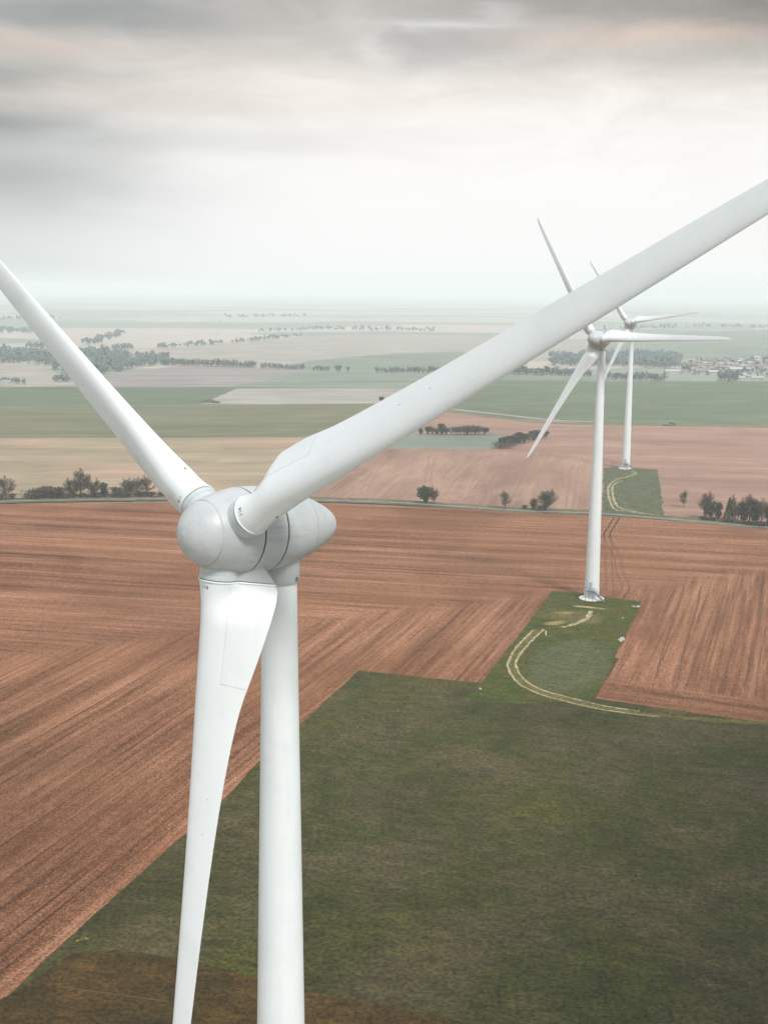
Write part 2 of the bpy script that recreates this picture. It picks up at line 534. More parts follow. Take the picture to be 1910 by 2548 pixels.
def blob(px, py, sx, sy):
    d_ = ray(px, py).normalized()          # a direction of the sky, read off the photo
    u0 = math.atan2(d_.x, d_.y) * 3.102
    v0 = math.asin(d_.z) * 3.102
    a = n.m('MULTIPLY', n.m('SUBTRACT', U, u0), 1000.0 / sx)
    b = n.m('MULTIPLY', n.m('SUBTRACT', V, v0), 1000.0 / sy)
    r2 = n.m('ADD', n.m('MULTIPLY', a, a), n.m('MULTIPLY', b, b))
    return n.m('EXPONENT', n.m('MULTIPLY', r2, -0.7))


skyc = base
for px, py, sx, sy, k, c in [
        (200, 40, 360, 50, 0.90, (0.25, 0.28, 0.29)), (20, 195, 300, 45, 0.90, (0.24, 0.27, 0.28)), (-30, 300, 230, 42, 0.88, (0.22, 0.24, 0.25)),
        (-70, 430, 340, 80, 0.72, (0.23, 0.26, 0.27)), (330, 350, 320, 28, 0.40, (0.50, 0.53, 0.53)), (1130, 105, 260, 50, 0.65, (0.36, 0.39, 0.40)),
        (1900, 30, 300, 70, 0.90, (0.22, 0.21, 0.20)), (1500, -10, 360, 42, 0.65, (0.32, 0.30, 0.29)), (-80, 640, 360, 150, 0.55, (0.48, 0.53, 0.55)),
        (640, 335, 380, 22, 0.25, (0.62, 0.63, 0.63)), (1780, 155, 330, 30, 0.5, (0.40, 0.38, 0.36)), (1960, 560, 160, 60, 0.2, (0.85, 0.80, 0.77)),
        (70, 125, 200, 26, 0.85, (0.60, 0.51, 0.45)), (1620, 88, 280, 26, 0.75, (0.72, 0.58, 0.50)), (500, 130, 420, 60, 0.35, (0.62, 0.58, 0.55)),
        (330, 245, 330, 32, 0.7, (0.70, 0.63, 0.58)), (900, 215, 440, 50, 0.6, (0.90, 0.85, 0.80)), (1120, 56, 140, 9, 0.65, (0.78, 0.78, 0.77)),
        (950, 118, 46, 40, 0.5, (0.85, 0.82, 0.79)), (1270, 30, 50, 18, 0.5, (0.72, 0.70, 0.68))]:
    skyc = n.mix(n.m('MULTIPLY', blob(px, py, sx, sy), k, clamp=True), skyc, c)
texn = n.noise(n.com(n.m('MULTIPLY', az, 11.0), n.m('MULTIPLY', el, 36.0), 2.0), 1.0, 8, 0.62, 0.8)
amp = n.rng(V, 0.12, 0.60, 0.02, 0.50)
tv = n.m('ADD', 1.0, n.m('MULTIPLY', n.m('SUBTRACT', texn, 0.5), amp))
skyc = n.mix(1.0, skyc, n.com(tv, tv, tv), 'MULTIPLY')
sky = n('ShaderNodeTexSky', sky_type='NISHITA', sun_disc=False)
sky.sun_elevation = R(SUN_EL)
sky.sun_rotation = R(SUN_AZ)
sky.air_density = 2.0
sky.dust_density = 4.0
behind = n.m('SUBTRACT', 1.0, n.m('MULTIPLY', n.rng(dy, 0.3, -0.5, 0.0, 0.5), n.rng(el, 0.55, 0.1)))
skyc = n.mix(1.0, skyc, n.com(behind, behind, behind), 'MULTIPLY')
ns = n.mix(1.0, sky.outputs[0], (0.1, 0.1, 0.1), 'MULTIPLY')
skyc = n.mix(0.06, skyc, ns)
bg = n('ShaderNodeBackground')
n.put(bg.inputs[0], skyc)
bg.inputs[1].default_value = 1.0
wo = n('ShaderNodeOutputWorld')
n.t.links.new(bg.outputs[0], wo.inputs[0])

sun = bpy.data.lights.new("sun", 'SUN')
sun.energy = 3.2
sun.angle = R(11)
sun.color = (1.0, 0.975, 0.94)
sun_o = bpy.data.objects.new("sun", sun)
col.objects.link(sun_o)
sd = Vector((math.sin(R(SUN_AZ)) * math.cos(R(SUN_EL)), math.cos(R(SUN_AZ)) * math.cos(R(SUN_EL)), math.sin(R(SUN_EL))))
sun_o.rotation_euler = sd.to_track_quat('Z', 'Y').to_euler()

# ground points (x, y) to darken and the size of each added, unseen puff
BLOCKER_PUFFS = [(26, 143, 18), (46, 146, 22), (72, 152, 26), (62, 178, 22), (86, 196, 26), (100, 232, 22), (42, 166, 14), (105, 175, 34), (108, 262, 16), (55, 122, 24), (95, 125, 30), (20, 158, 9), (-84, 215, 18), (-98, 245, 22), (-104, 205, 24), (-70, 188, 14), (-62, 170, 10), (-78, 240, 9), (-72, 222, 8), (70, 228, 16), (-58, 158, 8), (-66, 206, 12)]

# ------------------------------------------------------------------ ground and fields
Z0 = -0.5
o = sheet("ground", [Vector(p) for p in ((-45000, -3000, 0), (45000, -3000, 0), (45000, 60000, 0), (-45000, 60000, 0))], M['ground'], Z0,
          label="patchwork of hazy farmland reaching the horizon")
# far fields (each a sheet a little above the one before)
zz = [-0.40]


def fld(name, px, mat, label, jit=1.5, step=12):
    zz[0] += 0.012
    return sheet(name, PX(*px), M[mat], zz[0], jit, step, label)


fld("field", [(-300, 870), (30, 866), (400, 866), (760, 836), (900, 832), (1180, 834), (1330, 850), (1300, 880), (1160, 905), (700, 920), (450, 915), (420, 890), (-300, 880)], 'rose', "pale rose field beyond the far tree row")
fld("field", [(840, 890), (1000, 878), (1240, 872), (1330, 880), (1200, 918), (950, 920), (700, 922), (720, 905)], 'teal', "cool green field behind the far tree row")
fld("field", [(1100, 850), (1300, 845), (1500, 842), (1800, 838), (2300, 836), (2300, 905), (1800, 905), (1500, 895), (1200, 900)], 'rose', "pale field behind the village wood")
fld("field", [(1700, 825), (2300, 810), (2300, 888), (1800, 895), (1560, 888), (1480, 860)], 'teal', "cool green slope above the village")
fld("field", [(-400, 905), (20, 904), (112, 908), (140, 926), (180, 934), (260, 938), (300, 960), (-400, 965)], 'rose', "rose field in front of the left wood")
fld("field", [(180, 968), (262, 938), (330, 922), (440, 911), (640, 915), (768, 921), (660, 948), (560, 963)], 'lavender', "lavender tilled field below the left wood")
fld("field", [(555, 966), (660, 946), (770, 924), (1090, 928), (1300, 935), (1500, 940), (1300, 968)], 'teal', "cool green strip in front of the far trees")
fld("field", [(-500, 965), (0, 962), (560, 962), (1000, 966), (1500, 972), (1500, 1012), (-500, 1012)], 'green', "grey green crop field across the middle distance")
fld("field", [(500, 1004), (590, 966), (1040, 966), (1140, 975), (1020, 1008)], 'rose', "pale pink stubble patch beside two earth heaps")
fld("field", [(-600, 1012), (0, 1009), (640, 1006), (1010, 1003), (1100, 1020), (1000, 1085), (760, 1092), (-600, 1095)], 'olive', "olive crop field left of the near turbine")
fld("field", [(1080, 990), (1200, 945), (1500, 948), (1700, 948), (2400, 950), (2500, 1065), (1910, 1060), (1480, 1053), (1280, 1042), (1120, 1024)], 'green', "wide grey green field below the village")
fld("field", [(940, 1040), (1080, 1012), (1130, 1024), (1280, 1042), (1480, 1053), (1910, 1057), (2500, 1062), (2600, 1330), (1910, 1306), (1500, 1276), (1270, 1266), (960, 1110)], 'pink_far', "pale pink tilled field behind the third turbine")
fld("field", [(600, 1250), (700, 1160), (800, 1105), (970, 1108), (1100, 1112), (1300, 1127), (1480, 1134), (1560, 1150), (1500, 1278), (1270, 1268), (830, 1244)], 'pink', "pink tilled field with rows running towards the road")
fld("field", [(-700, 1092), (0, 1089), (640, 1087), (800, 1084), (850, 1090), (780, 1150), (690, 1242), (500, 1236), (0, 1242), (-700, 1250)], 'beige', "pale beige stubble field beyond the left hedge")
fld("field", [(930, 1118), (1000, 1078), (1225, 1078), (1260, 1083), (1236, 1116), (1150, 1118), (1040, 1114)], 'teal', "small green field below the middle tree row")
ribbon("grass_strip", PX((1060, 1016), (1121, 1025), (1230, 1037), (1300, 1046), (1380, 1052), (1475, 1055), (1700, 1058), (1910, 1061), (2400, 1064)), 9, M['olive'], zz[0] + .02, 20, 0.4, "dark grass strip between pink field and green field")
ribbon("grass_strip", PX((1040, 1010), (1121, 1017), (1250, 1031), (1380, 1045), (1475, 1049)), 7, M['rose'], zz[0] + .03, 20, 0.4, "pale bare strip along the edge of the green field")
ribbon("grass_strip", PX((-400, 1088), (0, 1088), (300, 1087), (640, 1086), (760, 1086)), 6, M['green'], zz[0] + .02, 20, 0.5, "thin green boundary between olive and beige fields")
ribbon("grass_strip", PX((-400, 1011), (0, 1010), (300, 1009), (640, 1006), (960, 1003)), 5, M['teal'], zz[0] + .02, 20, 0.5, "thin dark boundary of the olive field")

sheet("ploughed_field", PX((-900, 1262), (0, 1254), (300, 1250), (640, 1249), (830, 1252), (1100, 1263), (1300, 1274), (1500, 1284), (1700, 1298), (1910, 1316), (2500, 1360), (2700, 2000), (2600, 3200), (-900, 3200)), M['soil'], 0.0, 0.5, 3,
      "red brown ploughed field around the near turbines")
road_px = [(-900, 1268), (-100, 1250), (0, 1247), (200, 1243), (420, 1240.5), (640, 1241), (830, 1245), (1000, 1251), (1270, 1269), (1400, 1274), (1500, 1278), (1656, 1290.5), (1810, 1304), (1910, 1312), (2500, 1352)]
ribbon("grass_verge", [g + Vector((0, 3.0, 0)) for g in PX(*road_px)], 9.0, M['verge'], 0.012, 3, 0.3, "grass verge on the far side of the road")
ribbon("grass_verge", [g - Vector((0, 3.6, 0)) for g in PX(*road_px)], 3.0, M['verge'], 0.016, 3, 0.5, "narrow grass verge on the near side of the road")
ribbon("country_road", PX(*road_px), 3.0, M['road'], 0.024, 4, 0.03, "narrow grey country road crossing behind the ploughed field")

# near meadow with its L shaped edge and the turbine pad
meadow = PX((-160, 2640), (0, 2498), (150, 2352), (300, 2217), (455, 2080), (560, 1985), (640, 1900), (755, 1795), (892, 1668), (1000, 1680), (1198, 1700), (1300, 1610), (1400, 1590), (1540, 1640), (1480, 1737), (1700, 1770), (1905, 1798), (2600, 1880), (2600, 3200), (-160, 3200))
sheet("grass_field", meadow, M['grass'], 0.006, 0.28, 0.8, "dull green meadow around the foot of the near turbine")
pad2 = PX((1150, 1742), (1198, 1697), (1290, 1580), (1374, 1470), (1480, 1481), (1596, 1497), (1545, 1603), (1478, 1737), (1400, 1746), (1300, 1752))
sheet("grass_pad", pad2, M['pad'], 0.012, 0.3, 0.8, "bright green pad below the second turbine")
pad3 = PX((1500, 1277), (1501, 1163), (1570, 1164), (1634, 1168), (1643, 1225), (1651, 1284), (1580, 1281))
sheet("grass_pad", pad3, M['mown'], 0.030, 0.9, 1.5, "green pad below the third turbine")
stub = PX((-200, 2600), (60, 2455), (180, 2372), (300, 2362), (450, 2386), (520, 2402), (645, 2434), (760, 2462), (1100, 2530), (1500, 2620), (1500, 3100), (-200, 3100))
sheet("stubble_field", stub, M['stubble'], 0.012, 0.35, 0.6, "rust brown stubble along the bottom of the meadow")
ribbon("grass_strip", PX((560, 2517), (650, 2528), (800, 2552), (1000, 2580)), 0.25, M['stubble'], 0.02, 2, 0.6, "thin pale line in the rust brown stubble")

for (a_, b_, w_, lab) in (((150, 2456), (420, 2492), .35, "long thin pale line along the lower left stubble"),):
    ribbon("grass_strip", PX(a_, ((a_[0] + b_[0]) / 2, (a_[1] + b_[1]) / 2), b_), w_, M['straw'], 0.024, 1.0, 0.5, lab)
# dirt track beside the pad: two worn ruts in yellow grass
mid = [(1340, 1567), (1303, 1603), (1276, 1640), (1274, 1662), (1295, 1694), (1343, 1721), (1405, 1739), (1500, 1761), (1640, 1780), (1800, 1794), (1950, 1804), (2500, 1850)]
ribbon("grass_strip", PX(*mid), 2.3, M['trackgrass'], 0.020, 1.0, 0.9, "yellow grass growing along the dirt track")
outer = [(1326, 1568), (1288, 1606), (1266, 1642), (1265, 1665), (1289, 1700), (1340, 1726), (1402, 1744), (1500, 1766), (1640, 1784)]
inner = [(1352, 1566), (1316, 1601), (1286, 1639), (1284, 1659), (1301, 1688), (1346, 1716), (1409, 1734), (1500, 1756), (1590, 1770)]
ribbon("dirt_track", PX(*outer), 0.62, M['sand'], 0.028, 1.0, 0.9, "outer sandy rut of the curved track")
ribbon("dirt_track", PX(*inner), 0.62, M['sand'], 0.028, 1.0, 0.9, "inner sandy rut of the curved track")
ribbon("dirt_track", PX((1398, 1561), (1430, 1553), (1455, 1541), (1466, 1530), (1468, 1520)), 1.2, M['sand'], 0.032, 0.6, 1.4, "bare sandy bend in front of the second turbine")
# track on the third turbine's pad
for pts, lab in (([(1600, 1279), (1560, 1272), (1530, 1268), (1516, 1245), (1512, 1215), (1522, 1200), (1536, 1193)], "outer pale rut on the pad of the third turbine"),
                 ([(1640, 1283), (1585, 1274), (1540, 1263), (1526, 1243), (1522, 1215), (1530, 1203), (1545, 1196)], "inner pale rut on the pad of the third turbine")):
    ribbon("dirt_track", PX(*pts), 1.0, M['sand'], 0.038, 1.0, 1.2, lab)
ribbon("dirt_track", PX((1530, 1192), (1555, 1188), (1580, 1178), (1570, 1172)), 2.2, M['sand2'], 0.036, 1.5, 0.8, "worn grass below the third turbine")


def ruts(px, gap, w, mat, z, lab):
    C = catmull([Vector((p.x, p.y, 0)) for p in PX(*px)], 6)
    for s in (-1, 1):
        P = []
        for i, p in enumerate(C):
            t = (C[min(i + 1, len(C) - 1)] - C[max(i - 1, 0)]).normalized()
            P.append(p + Vector((-t.y, t.x, 0)) * s * gap / 2)
        ribbon("wheel_track", P, w, M[mat], z, 4, 0.4, lab)


ruts([(1534, 1287), (1520, 1310), (1509, 1330), (1512, 1360), (1513, 1400), (1515, 1440), (1517, 1482)], 2.2, 0.42, 'track', 0.010, "straighter wheel track behind the second turbine")
ruts([(1534, 1287), (1520, 1310), (1509, 1330), (1520, 1360), (1535, 1385), (1540, 1420), (1552, 1450), (1556, 1472), (1547, 1488)], 2.2, 0.42, 'track', 0.010, "bending wheel track behind the second turbine")
ruts([(1722, 1458), (1712, 1500), (1693, 1560), (1674, 1620), (1658, 1690)], 5.2, 0.55, 'track', 0.010, "wheel track down the ploughed strip right of the pad")
ruts([(1876, 1470), (1868, 1530), (1852, 1600), (1836, 1660), (1820, 1705)], 5.2, 0.55, 'track', 0.010, "wheel track at the right edge of the ploughed strip")
ruts([(1788, 1520), (1772, 1570), (1752, 1630), (1738, 1690)], 3.4, 0.4, 'track', 0.010, "faint wheel track in the middle of the ploughed strip")
ruts([(1300, 1132), (1310, 1143), (1330, 1175), (1352, 1215), (1360, 1225)], 2.6, 0.6, 'track_pink', zz[0] + .02, "wheel track slanting across the pink field")
ruts([(1190, 1133), (1197, 1170), (1205, 1232)], 4.2, 0.9, 'track_pink', zz[0] + .02, "wheel track down the middle of the pink field")
ruts([(1075, 1135), (1066, 1180), (1062, 1225)], 3.0, 0.7, 'track_pink', zz[0] + .02, "wheel track above the dark ivy tree")
ruts([(1428, 1160), (1424, 1200), (1416, 1262)], 3.6, 0.7, 'track_pink', zz[0] + .02, "wheel track left of the second turbine tower")
ruts([(1690, 1153), (1705, 1180), (1720, 1215), (1735, 1245)], 3.4, 0.7, 'track_pink', zz[0] + .02, "wheel track right of the third turbine")
ruts([(955, 1130), (940, 1160), (915, 1200), (905, 1225)], 3.0, 0.7, 'track_pink', zz[0] + .02, "wheel track left of the dark ivy tree")

# ------------------------------------------------------------------ wind turbine
KR = [2.7, 2.95, 3.3, 4.2, 5.5, 7.5, 10, 14, 20, 28, 36, 40, 41]
BA = [1.10, 1.06, 1.0, .86, .80, .77, .74, .67, .55, .44, .27, .16, .03]
BB = [3.14, 3.28, 3.37, 3.31, 3.08, 2.68, 2.13, 1.73, 1.41, 1.15, .88, .55, .06]
BT = [41, 40.2, 38, 31.5, 28, 22, 15.8, 9.4, 4.2, .6, .8, 2, 2.4]
TK = [2.25, 2.22, 2.18, 2.1, 1.85, 1.5, 1.15, .75, .5, .3, .17, .1, .02]


def ip(x, xs, ys):
    if x <= xs[0]:
        return ys[0]
    for i in range(1, len(xs)):
        if x <= xs[i]:
            t = (x - xs[i - 1]) / (xs[i] - xs[i - 1])
            # monotone-ish cubic
            def sl(k):
                if k <= 0 or k >= len(xs) - 1:
                    k0 = max(0, min(len(xs) - 2, k if k <= 0 else k - 1))
                    return (ys[k0 + 1] - ys[k0]) / (xs[k0 + 1] - xs[k0])
                a = (ys[k] - ys[k - 1]) / (xs[k] - xs[k - 1])
                b = (ys[k + 1] - ys[k]) / (xs[k + 1] - xs[k])
                return 0 if a * b <= 0 else 2 * a * b / (a + b)
            hgt = xs[i] - xs[i - 1]
            m0, m1 = sl(i - 1), sl(i)
            return ((2 * t ** 3 - 3 * t * t + 1) * ys[i - 1] + (t ** 3 - 2 * t * t + t) * hgt * m0 + (-2 * t ** 3 + 3 * t * t) * ys[i] + (t ** 3 - t * t) * hgt * m1)
    return ys[-1]


def yt(x):
    return 5 * (.2969 * math.sqrt(max(x, 0)) - .126 * x - .3516 * x * x + .2843 * x ** 3 - .1015 * x ** 4)


def hy(r_, x):
    """half thickness: a thick aerofoil that turns into a round root with a fin behind it"""
    a, b, t = sm(r_, BA), sm(r_, BB), sm(r_, TK)
    af = t * yt(x)
    w = max(0.0, min(1.0, (5.2 - r_) / 2.2))
    w = w * w * (3 - 2 * w)
    if w <= 0:
        return af
    xc = -a + (a + b) * x
    R0 = a
    ci = math.sqrt(max(0, R0 * R0 - xc * xc)) if abs(xc) < R0 else 0.0
    fin = 0.44 * max(0.0, (b - xc) / (b - 0.3)) + 0.02 if xc > 0.3 else 0.0
    k = 0.16
    hh = max(k - abs(ci - fin), 0) / k
    rd = max(ci, fin) + (hh * hh * k * 0.25 if xc > 0.3 else 0)
    return af * (1 - w) + rd * w


def sm(r_, T):
    if r_ < 3.2 or r_ > 36:
        return ip(r_, KR, T)
    return sum(ip(r_ + d_, KR, T) for d_ in (-.45, -.3, -.15, 0, .15, .3, .45)) / 7.0


def surf(r_, x, s, off=0.0, grow=0.0):
    """point of the blade skin: span r_, chord fraction x from the leading edge, side s (+1 upwind)"""
    a, b, be = sm(r_, BA) + grow, sm(r_, BB) + grow, R(sm(r_, BT))
    xc = -a + (a + b) * x
    y = s * (hy(r_, x) + grow + off)
    cd = (math.cos(be), -math.sin(be))
    td = (math.sin(be), math.cos(be))
    return Vector((xc * cd[0] + y * td[0], xc * cd[1] + y * td[1], r_))


XS = [(0.5 - 0.5 * math.cos(PI * i / 22)) ** 1.15 for i in range(23)]


def loft(name, spans, mat, parent, sec=None, cap=True, grow=lambda r: 0.0):
    bm = bmesh.new()
    rings = []
    te = []
    for r_ in spans:
        pts = [surf(r_, x, 1, 0, grow(r_)) for x in XS] + [surf(r_, x, -1, 0, grow(r_)) for x in XS[:0:-1]]
        vs = [bm.verts.new(p) for p in pts]
        rings.append(vs)
    k = len(rings[0])
    iu, il = len(XS) - 1, len(XS)
    for a, b in zip(rings, rings[1:]):
        for j in range(k):
            bm.faces.new((a[j], a[(j + 1) % k], b[(j + 1) % k], b[j]))
        for j in (iu, il):
            e = bm.edges.get((a[j], b[j]))
            if e:
                e.smooth = False
    for f in bm.faces:
        f.smooth = True
    if cap:
        for ring in (rings[0], rings[-1]):
            f = bm.faces.new(ring)
            for e in f.edges:
                e.smooth = False
    bmesh.ops.recalc_face_normals(bm, faces=bm.faces)
    me = bpy.data.meshes.new(name)
    bm.to_mesh(me)
    bm.free()
    me.materials.append(mat)
    o_ = bpy.data.objects.new(name, me)
    col.objects.link(o_)
    o_.parent = parent
    return o_


def lathe(name, prof, mat, parent, seg=96, sharp=40, close=False):
    """revolve (z, r) pairs about local Z"""
    bm = bmesh.new()
    rings = []
    for z_, r_ in prof:
        if r_ < 1e-4:
            rings.append([bm.verts.new((0, 0, z_))])
        else:
            rings.append([bm.verts.new((r_ * math.cos(2 * PI * i / seg), r_ * math.sin(2 * PI * i / seg), z_)) for i in range(seg)])
    for a, b in zip(rings, rings[1:]):
        for i in range(seg):
            j = (i + 1) % seg
            q = [a[i % len(a)], a[j % len(a)], b[j % len(b)], b[i % len(b)]]
            q = list(dict.fromkeys(q))
            if len(q) > 2:
                bm.faces.new(q)
    bmesh.ops.recalc_face_normals(bm, faces=bm.faces)
    for f in bm.faces:
        f.smooth = True
    for e in bm.edges:
        if len(e.link_faces) == 2 and e.calc_face_angle(0) > R(sharp):
            e.smooth = False
    me = bpy.data.meshes.new(name)
    bm.to_mesh(me)
    bm.free()
    me.materials.append(mat)
    o_ = bpy.data.objects.new(name, me)
    col.objects.link(o_)
    o_.parent = parent
    return o_


GS = [-8.42, -8.2, -7.5, -7, -6, -5, -4, -3, -2, -1.2, -.4, 0, .8, 1.6, 2.1, 2.5, 2.75, 2.85]
GR = [0.0, .62, 1.12, 1.36, 1.75, 2.05, 2.26, 2.40, 2.475, 2.47, 2.36, 2.27, 2.07, 1.76, 1.42, .95, .5, 0.0]


def egg(s):
    return max(0.0, ip(s, GS, GR))


def prof(a, b, k):
    out = []
    for i in range(k + 1):
        s = a + (b - a) * i / k
        out.append((s, egg(s)))
    return out


def tipprof(a, b, k):
    """denser towards b where the egg closes"""
    return [(a + (b - a) * math.sin(PI / 2 * i / k), egg(a + (b - a) * math.sin(PI / 2 * i / k))) for i in range(k + 1)]


def strip_on(name, pts, w, mat, parent, off=0.006, dash=None):
    """thin strip lying on the upwind skin of a blade; pts = (span, chord fraction)"""
    V, Fc = [], []
    P = []
    for a, b in zip(pts, pts[1:]):
        k = 24
        for i in range(k):
            P.append((a[0] + (b[0] - a[0]) * i / k, a[1] + (b[1] - a[1]) * i / k))
    P.append(pts[-1])
    for i in range(len(P) - 1):
        if dash and (i % dash[1]) >= dash[0]:
            continue
        q0, q1 = surf(*P[i], 1, off), surf(*P[i + 1], 1, off)
        t = (q1 - q0).normalized()
        nr = Vector((t.z, 0, -t.x)).normalized() * w / 2
        k = len(V)
        V += [q0 - nr, q0 + nr, q1 + nr, q1 - nr]
        Fc.append((k, k + 1, k + 2, k + 3))
    return mesh_obj(name, V, Fc, mat, parent)


def text_mesh(body, size):
    cu = bpy.data.curves.new("lettering", 'FONT')
    cu.body = body
    cu.size = size
    cu.align_x = 'CENTER'
    to = bpy.data.objects.new("lettering", cu)
    col.objects.link(to)
    bpy.context.view_layer.update()
    dg = bpy.context.evaluated_depsgraph_get()
    me = bpy.data.meshes.new_from_object(to.evaluated_get(dg))
    bpy.data.objects.remove(to)
    return me


def make_blade(parent):
    spans = [2.70, 2.85, 2.95, 3.1, 3.25, 3.4, 3.6, 3.8, 4.0, 4.25, 4.5, 4.75, 5, 5.3, 5.6, 6, 6.4, 6.9, 7.5, 8.2, 9, 10, 11, 12, 14, 16, 18, 20, 22, 24, 26, 28, 30, 32, 34, 36, 37.5, 39, 40, 40.6, 41]
    bl = loft("blade", spans, M['white'], parent)
    loft("root_ring", [2.66, 2.68, 2.74, 2.76], M['white'], bl, grow=lambda r_: 0.045 if 2.67 < r_ < 2.75 else 0.02)
    strip_on("joint_line", [(2.85, .42), (4.2, .44), (5.2, .46), (8.4, .55)], 0.018, M['faint'], bl)
    strip_on("joint_line", [(8.4, .55), (8.45, .74), (8.55, .97)], 0.035, M['greyline'], bl)
    me = text_mesh("11B", 0.26)
    for v in me.vertices:
        x, y = v.co.x, v.co.y
        r_ = 3.14 - y
        ch = ip(r_, KR, BA) + ip(r_, KR, BB)
        v.co = surf(r_, 0.105 + x / ch, 1, 0.006)
    me.materials.clear()
    me.materials.append(M['letter'])
    t = bpy.data.objects.new("lettering", me)
    col.objects.link(t)
    t.parent = bl
    for r_, x in ((15.2, .66), (17.3, .64)):
        c = surf(r_, x, 1, 0.008)
        k = 10
        V = [c + Vector((.03 * math.cos(2 * PI * i / k), 0, .03 * math.sin(2 * PI * i / k))) for i in range(k)]
        mesh_obj("drain_plug", V, [tuple(range(k))], M['seam'], bl)
    # small vent under the leading edge near the root
    c = surf(4.6, 0.02, -1, 0.02)
    V = [c + Vector((sx * .03, sy * .03, sz * .06)) for sx in (-1, 1) for sy in (-1, 1) for sz in (-1, 1)]
    mesh_obj("leading_edge_fitting", V, [(0, 1, 3, 2), (4, 6, 7, 5), (0, 4, 5, 1), (2, 3, 7, 6), (0, 2, 6, 4), (1, 5, 7, 3)], M['seam'], bl)
    return bl


def blade_frame(k, cone=0.028):
    a = 2 * PI * k / 3
    d = Vector((math.sin(a), math.cos(a), 0))
    nn = Vector((0, 0, 1))
    e = nn.cross(d)
    dd = d * math.cos(cone) + nn * math.sin(cone)
    n2 = nn * math.cos(cone) - d * math.sin(cone)
    return Matrix(((e.x, n2.x, dd.x, 0), (e.y, n2.y, dd.y, 0), (e.z, n2.z, dd.z, 0), (0, 0, 0, 1)))


def rotor_frame(yaw, tilt, az, hub):
    nn = Vector((-math.sin(yaw) * math.cos(tilt), -math.cos(yaw) * math.cos(tilt), math.sin(tilt)))
    u = Vector((math.cos(yaw), -math.sin(yaw), 0))
    v = nn.cross(u)
    va = v * math.cos(az) + u * math.sin(az)
    ua = u * math.cos(az) - v * math.sin(az)
    return Matrix(((ua.x, va.x, nn.x, hub.x), (ua.y, va.y, nn.y, hub.y), (ua.z, va.z, nn.z, hub.z), (0, 0, 0, 1)))


HUBZ = 77.575
OV = 4.15


def hub_at(yaw, tilt):
    nn = Vector((-math.sin(yaw) * math.cos(tilt), -math.cos(yaw) * math.cos(tilt), math.sin(tilt)))
    p = nn * OV
    return Vector((p.x, p.y, HUBZ))


